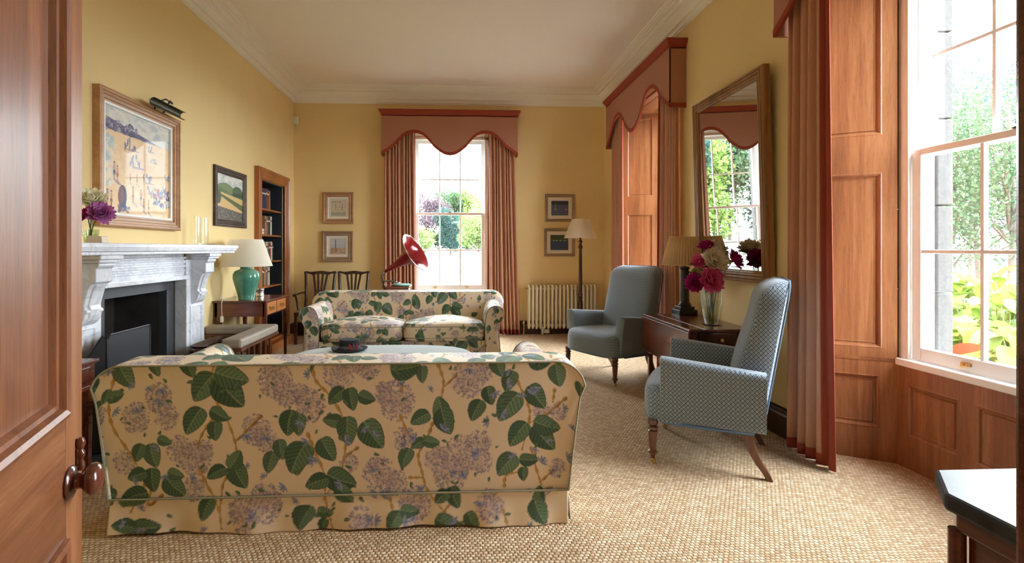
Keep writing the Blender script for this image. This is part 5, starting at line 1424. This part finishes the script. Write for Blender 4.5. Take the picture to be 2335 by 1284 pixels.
for z, r in ((zb, .198), (zt, .133)):
    rs.append([((r + .0035 * math.cos(44 * 2 * PI * k / 264)) * math.cos(2 * PI * k / 264), (r + .0035 * math.cos(44 * 2 * PI * k / 264)) * math.sin(2 * PI * k / 264), z) for k in range(264)])
ls = G().rings(rs, cap=False).obj('lamp_shade', 'pleat', l2, 70, solid=.002)
for z, r in ((zb, .2), (zt, .135)):
    G().tube([(r * math.cos(2 * PI * k / 48), r * math.sin(2 * PI * k / 48), z) for k in range(48)], .004, 6, closed=True).obj('binding', 'pleat', ls)
G().tube([(.0, 0, .5), (0, 0, zt - .02)], .004, 6).tube([(-.13, 0, zt - .015), (.13, 0, zt - .015)], .002, 6).obj('shade_carrier', 'brass', l2)

# ------------------------------------------------------------------ dahlias
def bloom_mesh(r, seed, layers=6):
    rn = np.random.default_rng(seed)
    V = []
    for L in range(layers):
        f = L / (layers - 1)
        n = int(20 - 10 * f)
        rad = r * (1.0 - .62 * f); pitch = R(-12 + 78 * f)
        for k in range(n):
            a = 2 * PI * (k + .5 * (L % 2)) / n + rn.normal() * .06
            ln = rad * (.9 + .2 * rn.random()); wd = rad * .22 + r * .05
            pt_ = pitch + rn.normal() * .1
            def P(t_, s_):
                w_ = wd * math.sin(PI * min(1, .22 + .78 * t_)) ** .7 * (1 if t_ < .98 else .25)
                x = r * .05 + ln * t_ * math.cos(pt_ + .5 * t_); z = r * .12 * f + ln * t_ * math.sin(pt_ + .5 * t_) + abs(s_) * wd * .35
                y = s_ * w_
                return (x * math.cos(a) - y * math.sin(a), x * math.sin(a) + y * math.cos(a), z)
            ts = [0, .45, .8, 1]
            for i in range(3):
                V.append([P(ts[i], -1), P(ts[i], 0), P(ts[i + 1], 0), P(ts[i + 1], -1)])
                V.append([P(ts[i], 0), P(ts[i], 1), P(ts[i + 1], 1), P(ts[i + 1], 0)])
    return np.array(V)
def dahlia(label, pos, r, col, foot, aim, seed, group, leaves=1, rim=(.295, .05)):
    pos, foot = Vector(pos), Vector(foot)
    o = thing('dahlia', label, 'flower', tuple(foot), 0, group)
    d = pos - foot
    ax = Vector(aim).normalized()
    M = Vector((0, 0, 1)).rotation_difference(ax).to_matrix()
    V = bloom_mesh(r, seed).reshape(-1, 3) @ np.array(M).T + np.array(d)
    quads('bloom', V.reshape(-1, 4, 3), 'bloom_' + col, o)
    back = d - ax * r * .15
    xy = Vector((d.x, d.y, 0)); q_ = min(rim[1], xy.length * .5) / max(xy.length, 1e-6)
    mid = Vector((d.x * q_, d.y * q_, min(rim[0], d.z * .8)))
    pts = smooth_path([(0, 0, 0), mid, back], 6)
    G().tube(pts, .0035, 6).lathe([(.004, -.01), (r * .25, 0), (r * .2, .01)], 10, tuple(back)).obj('stem', 'stem', o, 50)
    rn = np.random.default_rng(seed + 5)
    for k in range(leaves):
        p = Vector(pts[int(len(pts) * (.78 + .08 * k))])
        a = rn.random() * 6.28
        u = Vector((math.cos(a), math.sin(a), .2)); s_ = Vector((-math.sin(a), math.cos(a), 0))
        L = .095
        G().add([p, p + u * L * .4 + s_ * L * .28, p + u * L * .75 + s_ * L * .2 - Vector((0, 0, .006)), p + u * L - Vector((0, 0, .02)), p + u * L * .75 - s_ * L * .2 - Vector((0, 0, .006)), p + u * L * .4 - s_ * L * .28, p + u * L * .45 - Vector((0, 0, .006))],
                [(0, 1, 6), (1, 2, 6), (2, 3, 6), (3, 4, 6), (4, 5, 6), (5, 0, 6)]).obj('leaf', 'leaf_vase', o)
    return o
vp = U(1622, 741, Z=PZ)
vs = thing('crystal_vase', 'fluted crystal vase of water on the drop-leaf table', 'vase', (vp.x, vp.y, PZ), 0)
vprof = [(.05, 0), (.052, .006), (.045, .012), (.05, .03), (.06, .08), (.072, .15), (.08, .21), (.082, .25), (.083, .285)]
def flute(prof, n=72, fl=18, amp=.035):
    return [[(r * (1 + amp * math.cos(fl * 2 * PI * k / n)) * math.cos(2 * PI * k / n), r * (1 + amp * math.cos(fl * 2 * PI * k / n)) * math.sin(2 * PI * k / n), z) for k in range(n)] for r, z in prof]
G().rings(flute(vprof), cap=False).obj('glass_wall', 'crystal', vs, 60)
G().lathe([(0, 0), (.052, 0), (.052, .008), (.044, .012), (0, .012)], 32).obj('glass_foot', 'crystal', vs, 40)
G().lathe([(0, .0), (.045, .0), (.066, .12), (.073, .18), (0, .18)], 32, (0, 0, .014)).obj('water', 'water', vs, 40)
G().box(-.06, .06, -.06, .06, -.001, .0).obj('mat', 'felt', vs)
FLW = [(1610, 563, 16, 'magenta', -.02, (-.3, -.5, .8), 'dark magenta dahlia at the top of the crystal vase bunch'), (1633, 571, 24, 'cream', .03, (.2, -.5, .8), 'pale cream dahlia at the top, behind the big peach one'), (1627, 592, 27, 'cream', -.06, (0, -.9, .35), 'big peach-cream dahlia in the middle of the bunch'),
       (1673, 594, 21, 'magenta', -.14, (.6, -.6, .5), 'magenta dahlia on the right of the crystal vase bunch'), (1596, 597, 17, 'pink', -.01, (-.6, -.6, .4), 'pink dahlia on the left, above the lowest magenta one'), (1586, 645, 21, 'magenta', -.03, (-.6, -.8, .1), 'magenta dahlia lowest on the left of the bunch'),
       (1619, 638, 27, 'pink', -.085, (.1, -.95, .15), 'big pink dahlia low in front of the bunch'), (1585, 618, 7, 'lime', -.02, (-.5, -.5, .5), 'small greenish dahlia bud on the left')]
for k, (x, y, r, c_, dy, aim, lab) in enumerate(FLW):
    q = U(x, y, Y=vp.y + dy)
    dahlia(lab, q, r * vp.y / F * 1.16, c_, (vp.x + .018 * math.cos(k * 2.4), vp.y + .018 * math.sin(k * 2.4), PZ + .016), aim, 20 + k, 'dahlias in the crystal vase', 3 if k in (3, 5, 1) else 2)
# ------------------------------------------------------------------ on the mantel
MZ = 1.337
mv = U(207, 546, X=XL + .17); mv.z = MZ
gv = thing('green_vase', 'small green glass vase on the mantel beside the door', 'vase', tuple(mv), 0)
G().lathe([(.03, 0), (.034, .004), (.04, .04), (.046, .085)], 28, cap=False).lathe([(0, 0), (.03, 0), (.03, .006), (0, .006)], 24).obj('glass_wall', 'greenglass', gv, 50)
G().lathe([(0, 0), (.03, 0), (.038, .05), (0, .05)], 24, (0, 0, .007)).obj('water', 'water', gv, 40)
for k, (x, y, r, c_, aim, lab) in enumerate([(211, 457, 30, 'ivory', (.3, -.6, .6), 'ivory dahlia in the green vase on the mantel'), (228, 487, 27, 'purple', (.6, -.6, .25), 'purple dahlia drooping from the green vase on the mantel'), (197, 492, 20, 'magenta', (-.3, -.6, .4), 'dark dahlia half hidden by the door, green vase')]):
    q = U(x, y, Y=mv.y + (-.03, -.05, .02)[k])
    dahlia(lab, q, r * mv.y / F, c_, (mv.x + .01 * k - .01, mv.y, MZ + .01), aim, 50 + k, 'dahlias in the green vase', 1, (.09, .022))
for k, (x, lab) in enumerate([(450, 'tall clear glass cylinder on the mantel, nearer the beach painting'), (464, 'tall clear glass cylinder on the mantel, nearer the landscape')]):
    q = U(x, 556, X=XL + .16)
    o = thing('glass_cylinder', lab, 'vase', (q.x, q.y + .02 * k, MZ), 0, 'glass cylinders on the mantel')
    h_ = (.255, .25)[k]
    G().rings(flute([(.032 - .004 * (1 - k), .0), (.034 - .004 * (1 - k), .02), (.034 - .004 * (1 - k), h_)], 48, 12, .03), cap=False).obj('glass_wall', 'clearglass', o, 60)
    G().lathe([(0, 0), (.03, 0), (.03, .012), (0, .014)], 24).obj('glass_foot', 'clearglass', o, 40)
q = U(480, 556, X=XL + .12)
tag(G().lathe([(0, 0), (.03, 0), (.05, .012), (.052, .016), (.03, .008), (0, .006)], 28).obj('glass_dish', 'crystal', smooth=40), 'shallow glass dish at the end of the mantel', 'dish').location = (q.x, q.y, MZ)
q = U(222, 548, X=XL + .25)
tag(G().prism([(-.05, 0), (.05, 0), (.045, .04), (-.045, .045)], -.03, .03, 'y').obj('trinket_box', 'mount', bevel=.004), 'small pale box in front of the green vase', 'box').location = (q.x, q.y, MZ)

# ------------------------------------------------------------------ side table by the door
sq = U(228, 1062, Z=0)
sx1, sy1 = sq.x + .02, 3.05
sz_ = .66
sd_ = thing('side_table', 'small wooden side table with a drawer, between door and sofa', 'table', (XL + .01, sy1 - .56, 0), 0)
sw_ = sx1 - XL
G().box(0, sw_ + .015, -.015, .575, sz_ - .02, sz_).obj('table_top', 'mahogany', sd_, bevel=.005)
G().box(.01, sw_ - .005, 0, .56, sz_ - .17, sz_ - .02).obj('body', 'mahogany', sd_)
dr = G(Matrix.Translation((sw_ - .005, .28, sz_ - .095)) @ Matrix.Rotation(R(90), 4, 'Z')).loops(.48, .115, [(0, 0), (0, .004), (.004, .006), (.008, .004)]).obj('drawer', 'mahogany', sd_)
G(Matrix.Translation((sw_ + .0, .28, sz_ - .095)) @ Matrix.Rotation(R(90), 4, 'Y')).lathe([(.006, 0), (.008, .006), (.014, .012), (.012, .02), (0, .022)], 12).obj('knob', 'brass', dr, 40)
for x in (.03, sw_ - .03):
    for y in (.022, .538):
        G().rings([[(x + a * q, y + b * q, z) for a, b in ((-1, -1), (1, -1), (1, 1), (-1, 1))] for z, q in ((0, .012), (sz_ - .17, .02))]).obj('leg', 'mahogany', sd_)

# ------------------------------------------------------------------ marble-topped cabinet at the right edge
c0, c1 = U(2131, 1069, Z=.9), U(2153, 1124, Z=.9)
cb = thing('cabinet', 'dark wood cabinet with canted corner and black marble top', 'cabinet', (c1.x, YN + .005, 0), 0)
ch = c0.x - c1.x; cdp = c0.y - YN - .005; cl_ = c1.y - YN - .005; cwid = 1.0
plan = lambda e: [(-e, 0), (cwid + e, 0), (cwid + e, cl_), (cwid - ch + e * .5, cdp + e), (ch - e * .5, cdp + e), (-e, cl_ + e * .4)]
G().prism(plan(0), .872, .9).obj('marble_top', 'topmarble', cb, bevel=.006)
G().prism(plan(-.015), .84, .872).obj('cornice_moulding', 'mahogany', cb, bevel=.004)
G().prism(plan(-.03), .08, .84).obj('body', 'mahogany', cb)
G().prism(plan(-.015), 0, .08).obj('plinth', 'mahogany', cb, bevel=.004)
sp1 = G(Matrix.Translation((.03, cl_ / 2 + .01, .45)) @ Matrix.Rotation(R(-90), 4, 'Z')).loops(cl_ - .1, .62, [(0, 0), (0, .006), (.012, .008), (.016, .002), (.02, .002)]).obj('side_panel', 'mahogany', cb)
G(Matrix.Translation((.028, cl_ / 2 + .01, .45)) @ Matrix.Rotation(R(-90), 4, 'Z')).loops(cl_ - .16, .56, [(0, .002), (.002, .0035), (.006, .0035), (.008, .002)], fill=False).obj('brass_stringing', 'brass', sp1)
G().lathe([(.012, .08), (.012, .84)], 12, (.022, cl_ - .0, 0)).obj('corner_column', 'mahogany', cb, 40)
for k in range(2):
    d_ = G(Matrix.Translation((.3 + k * .42, cdp - .03, .45)) @ Matrix.Rotation(R(180), 4, 'Z')).loops(.38, .66, [(0, 0), (0, .01), (.02, .012), (.03, .004), (.04, .004)]).obj('door', 'mahogany', cb)
    G(Matrix.Translation((.3 + k * .42 + (.15 - .3 * k), cdp - .02, .48)) @ Matrix.Rotation(R(-90), 4, 'X')).lathe([(.005, 0), (.006, .008), (.012, .014), (0, .022)], 12).obj('knob', 'brass', d_, 40)

# ------------------------------------------------------------------ outside: lawn, terrace, planting, trees
def ground(Y): return -.45 + .95 * np.clip((np.asarray(Y) - 12) / 50, 0, 3)
xs, ys = np.linspace(-90, 60, 40), np.concatenate([[YF + TW, 10, 12], np.linspace(14, 130, 40)])
Xg, Yg = np.meshgrid(xs, ys, indexing='ij')
tag(G().grid(np.stack([Xg, Yg, ground(Yg)], -1)).obj('lawn', 'lawn', smooth=60), 'wide mown lawn beyond the end window', 'lawn', kind='structure')
tag(G().box(XR + TW, 60, -12, YF + TW - .02, -.30, -.15).obj('garden_ground', 'soil'), 'earth of the garden border beyond the terrace', 'ground', kind='structure')
te = thing('terrace', 'stone paved terrace outside the near window', 'terrace', (XR + TW + .02, 0, -.15), 0, kind='structure')
G().box(0, 3.3, .6, 8.2, 0, .03).obj('bed_joint', 'joint', te)
pv = G().box(.0, .585, 0, .885, .0, .055).obj('paver', 'paver', te, bevel=.006, loc=(0.0, .6, 0))
for i in range(5):
    for j in range(8):
        if i == 0 and j == 0: continue
        c_ = pv.copy(); COL.objects.link(c_); c_.location = (i * .6 + .0, .6 + j * .9 + (.45 if i % 2 else 0) - (.0), RNG.random() * .004)
def foliage(n, blobs, size, rn, hang=0.0):
    C0 = np.zeros((n, 3))
    w_ = np.array([b[3] * b[4] * b[5] for b in blobs]) ** (2 / 3); w_ /= w_.sum()
    pick = rn.choice(len(blobs), n, p=w_)
    d = rn.normal(size=(n, 3)); d /= np.linalg.norm(d, axis=1)[:, None]
    rad = rn.random(n) ** .35
    B = np.array(blobs)[pick]
    C0 = B[:, :3] + d * B[:, 3:6] * rad[:, None]
    a = rn.normal(size=(n, 3)); a /= np.linalg.norm(a, axis=1)[:, None]
    b = np.cross(a, d + rn.normal(size=(n, 3)) * .6); b /= np.linalg.norm(b, axis=1)[:, None] + 1e-9
    s_ = size * (.5 + rn.random(n))[:, None]
    a, b = a * s_, b * s_ * .55
    return np.stack([C0 - a, C0 - b, C0 + a, C0 + b], 1)
def tree(label, loc, h, blobs, n, size, mat, seed, trunk=.2, name='tree', group='garden trees'):
    rn = np.random.default_rng(seed)
    o = thing(name, label, 'tree', loc, 0, group)
    q = quads('crown', foliage(n, blobs, size, rn), mat, o); q['kind'] = 'stuff'
    top = max(b[2] for b in blobs)
    g = G().tube(smooth_path([(0, 0, -.3), (.03 * h * rn.normal(), .02 * h * rn.normal(), h * .35), (0, 0, top)], 5), list(np.linspace(trunk, trunk * .3, 11)), 8)
    for b in blobs:
        g.tube([(0, 0, b[2] * .55), (b[0] * .6, b[1] * .6, b[2] * .85), (b[0], b[1], b[2])], [trunk * .4, trunk * .25, trunk * .08], 6)
    g.obj('trunk', 'bark', o, 60)
    return o
def blobs(w, h0, h1, n, seed, sq=.8):
    rn = np.random.default_rng(seed)
    out = [(0, 0, (h0 + h1) / 2, w * .7, w * .7, (h1 - h0) / 2)]
    for k in range(n):
        a, z = rn.random() * 6.28, h0 + (h1 - h0) * (.15 + .75 * rn.random())
        rr = w * (.35 + .35 * rn.random())
        out.append((rr * math.cos(a), rr * math.sin(a), z, w * .42, w * .42, (h1 - h0) * .2))
    return out
def at(px, Y):                                    # a spot on the lawn below a photo column
    q = U(px, 600, Y=Y)
    return (q.x, Y, float(ground(Y)))
tree('small light green tree standing alone on the lawn, left in the end window', at(966, 34), 3, blobs(.95, 1.0, 2.9, 7, 1), 1500, .07, 'leaf_pale', 1, .06)
tree('dark bluish conifer in the middle of the end window', at(1028, 62), 6, blobs(2.2, .6, 5.6, 10, 2), 10000, .09, 'leaf_dark', 2, .16)
tree('pale birch-like tree with a light trunk, right in the end window', at(1085, 48), 5, blobs(1.8, 1.0, 5.0, 9, 3), 6000, .09, 'leaf_pale', 3, .1)
tree('copper-leaved tree at the back left of the end window', at(968, 78), 10, blobs(4.2, 2.5, 9.6, 10, 4), 13000, .13, 'leaf_copper', 4, .25)
tree('tall mid-green tree behind the conifer in the end window', at(1040, 84), 11, blobs(4.0, 1.0, 10.2, 10, 5), 14000, .14, 'leaf_mid', 5, .25)
tree('yellow-green tree at the back right of the end window', at(1092, 80), 11, blobs(4.0, 1.0, 9.8, 10, 6), 14000, .14, 'leaf_lime', 6, .25)
tree('near tree whose leafy branch tips enter the end window at the left', (-4.3, 24, float(ground(24))), 8, [(0, 0, 6.2, 1.6, 1.6, 1.5), (1.2, 0, 5.3, 1.2, 1.0, .5), (1.5, -.3, 6.4, 1.0, .8, .35)], 1800, .1, 'leaf_dark', 7, .2)
tree('near tree whose leafy branch tips enter the end window at the right', (2.9, 24, float(ground(24))), 8, [(.4, 0, 6.2, 1.3, 1.6, 1.5), (-1.3, 0, 5.0, .5, .6, .5), (-1.1, -.2, 6.2, .6, .6, .3)], 1500, .1, 'leaf_dark', 8, .2)
rn_ = np.random.default_rng(9)
for k in range(9):                                # a belt of trees further along the lawn, seen in the mirror
    x, y = -46 + k * 4.6, 66 - 2.6 * abs(k - 3)
    tree(['first', 'second', 'third', 'fourth', 'fifth', 'sixth', 'seventh', 'eighth', 'ninth'][k] + ' tree along the far belt beyond the lawn, glimpsed in the mirror', (x, y, float(ground(y))), 11, blobs(4.2, .3, 14 + 4 * rn_.random(), 10, 20 + k), 7000, .26, ['leaf_mid', 'leaf_lime', 'leaf_dark'][k % 3], 30 + k, .25, group='tree belt beyond the lawn')
hedge_rn = np.random.default_rng(14)
for k in range(6):
    px = 938 + k * 33
    a_ = at(px, 88)
    o = tree(['low shrub at the lawn edge below the copper-leaved tree', 'low shrub at the lawn edge, second from the left', 'low shrub at the lawn edge left of the conifer', 'low shrub at the lawn edge right of the conifer', 'low shrub at the lawn edge below the yellow-green tree', 'low shrub at the lawn edge at the far right of the end window'][k], a_, 3, blobs(2.2, .2, 3.4, 5, 60 + k), 1300, .2, ['leaf_mid', 'leaf_dark'][k % 2], 60 + k, .08, 'shrub', 'shrubs at the lawn edge')
# beyond the near right window
def dirto(px, dist, z):
    q = U(px, 600, X=dist)
    return (q.x, q.y, z)
for k, (px, X, h_, w_, mt, lab) in enumerate([(2175, 15, 6.6, 2.0, 'leaf_mid', 'airy tree beside the stone window edge, beyond the terrace'), (2235, 17, 7.6, 2.3, 'leaf_dark', 'tall airy tree in the middle of the near window'), (2300, 16, 7.0, 2.2, 'leaf_mid', 'airy tree at the right of the near window'), (2210, 24, 7.2, 3.2, 'leaf_pale', 'pale tree further back in the near window'), (2330, 25, 8.0, 3.4, 'leaf_mid', 'tree at the far right beyond the near window'), (2130, 22, 7.4, 3.0, 'leaf_dark', 'tree mostly hidden by the stone window edge')]):
    tree(lab, dirto(px, X, -.15), h_, blobs(w_, .8, h_, 12, 80 + k), 7000, .05, mt, 80 + k, .09, 'tree', 'trees beyond the terrace')
hm = []
def leaf_mesh(L, W, droop):
    V, Fc = [], []
    for i, t_ in enumerate([0, .2, .45, .7, .9, 1]):
        w_ = W * math.sin(PI * min(1, t_ * .92 + .06)) ** .8 if t_ < 1 else .002
        z = .25 * L * math.sin(PI * t_ * .7) - droop * t_ * t_ * L
        V += [(L * t_, -w_, z + w_ * .25), (L * t_, 0, z), (L * t_, w_, z + w_ * .25)]
        if i:
            o = 3 * i
            Fc += [(o - 3, o - 2, o + 1, o), (o - 2, o - 1, o + 2, o + 1)]
    return V, Fc
lm = [G().add(*leaf_mesh(.30, .085, .5)).obj('leaf', m_, smooth=60) for m_ in ('leaf_hosta', 'leaf_lime', 'leaf_yellow')]
lmesh = [o.data for o in lm]
for o in lm: bpy.data.objects.remove(o)
def plant(label, loc, h_, n, seed, kinds):
    rn = np.random.default_rng(seed)
    o = thing('leafy_plant', label, 'plant', loc, 0, 'broad-leaved plants in the border')
    st = G()
    for k in range(n):
        a, z = rn.random() * 6.28, h_ * (.15 + .85 * (k + 1) / n)
        r_ = .05 + .18 * rn.random() * (1.1 - z / h_ * .6)
        l_ = bpy.data.objects.new('leaf', lmesh[kinds[rn.integers(len(kinds))]])
        COL.objects.link(l_); l_.parent = o
        l_.location = (r_ * math.cos(a), r_ * math.sin(a), z)
        s_ = .75 + .6 * rn.random()
        l_.scale = (s_, s_, s_); l_.rotation_euler = (rn.normal() * .3, rn.normal() * .35 + .05, a)
        st.tube([(0, 0, 0), (r_ * .5 * math.cos(a), r_ * .5 * math.sin(a), z * .6), (r_ * math.cos(a), r_ * math.sin(a), z)], .006, 5)
    st.obj('stem', 'stem', o)
k = 0
spots = [(2168, 6.25), (2195, 6.15), (2222, 6.3), (2250, 6.2), (2280, 6.25), (2308, 6.2), (2180, 6.8), (2210, 6.9), (2240, 6.8), (2268, 6.9), (2298, 6.8), (2172, 7.4), (2205, 7.5), (2236, 7.4), (2270, 7.5), (2302, 7.4)]
side = ['beside the stone window edge', 'second from the stone window edge', 'third from the stone window edge', 'fourth from the stone window edge', 'fifth from the stone window edge', 'at the right edge of the view']
for px, X in spots:
    rw = 0 if X < 6.5 else 1 if X < 7.1 else 2
    idx = k if rw == 0 else (k - 6 if rw == 1 else k - 11)
    plant(['yellow-green broad-leaved plant in the front row, ', 'green broad-leaved plant in the middle row, ', 'tall broad-leaved plant in the back row, '][rw] + side[idx], dirto(px, X, -.15), [.5, .75, 1.05][rw], 16, 200 + k, [[0, 1, 2], [0, 1], [0, 0, 1]][rw])
    k += 1
# the red leaf just outside the sill
rq = U(2200, 806, X=XR + TW + .22)
cn = thing('canna_plant', 'plant with one orange-red pointed leaf just outside the near window', 'plant', (rq.x, rq.y, -.10), 0)
V, Fc = leaf_mesh(.20, .036, .15)
G(Matrix.Translation((-.09, .05, rq.z + .09)) @ Matrix.Rotation(R(-38), 4, 'Z') @ Matrix.Rotation(R(-16), 4, 'Y') @ Matrix.Rotation(R(60), 4, 'X')).add(V, Fc).obj('leaf', 'leaf_red', cn, 60)
G().tube(smooth_path([(0, 0, .02), (-.05, .03, .4), (-.09, .05, rq.z + .09)], 5), .006, 6).obj('stem', 'stem', cn)
G().lathe([(0, 0), (.09, 0), (.12, .22), (.125, .24), (.11, .24), (.1, .2), (0, .2)], 24).obj('pot', 'paver', cn, 40)
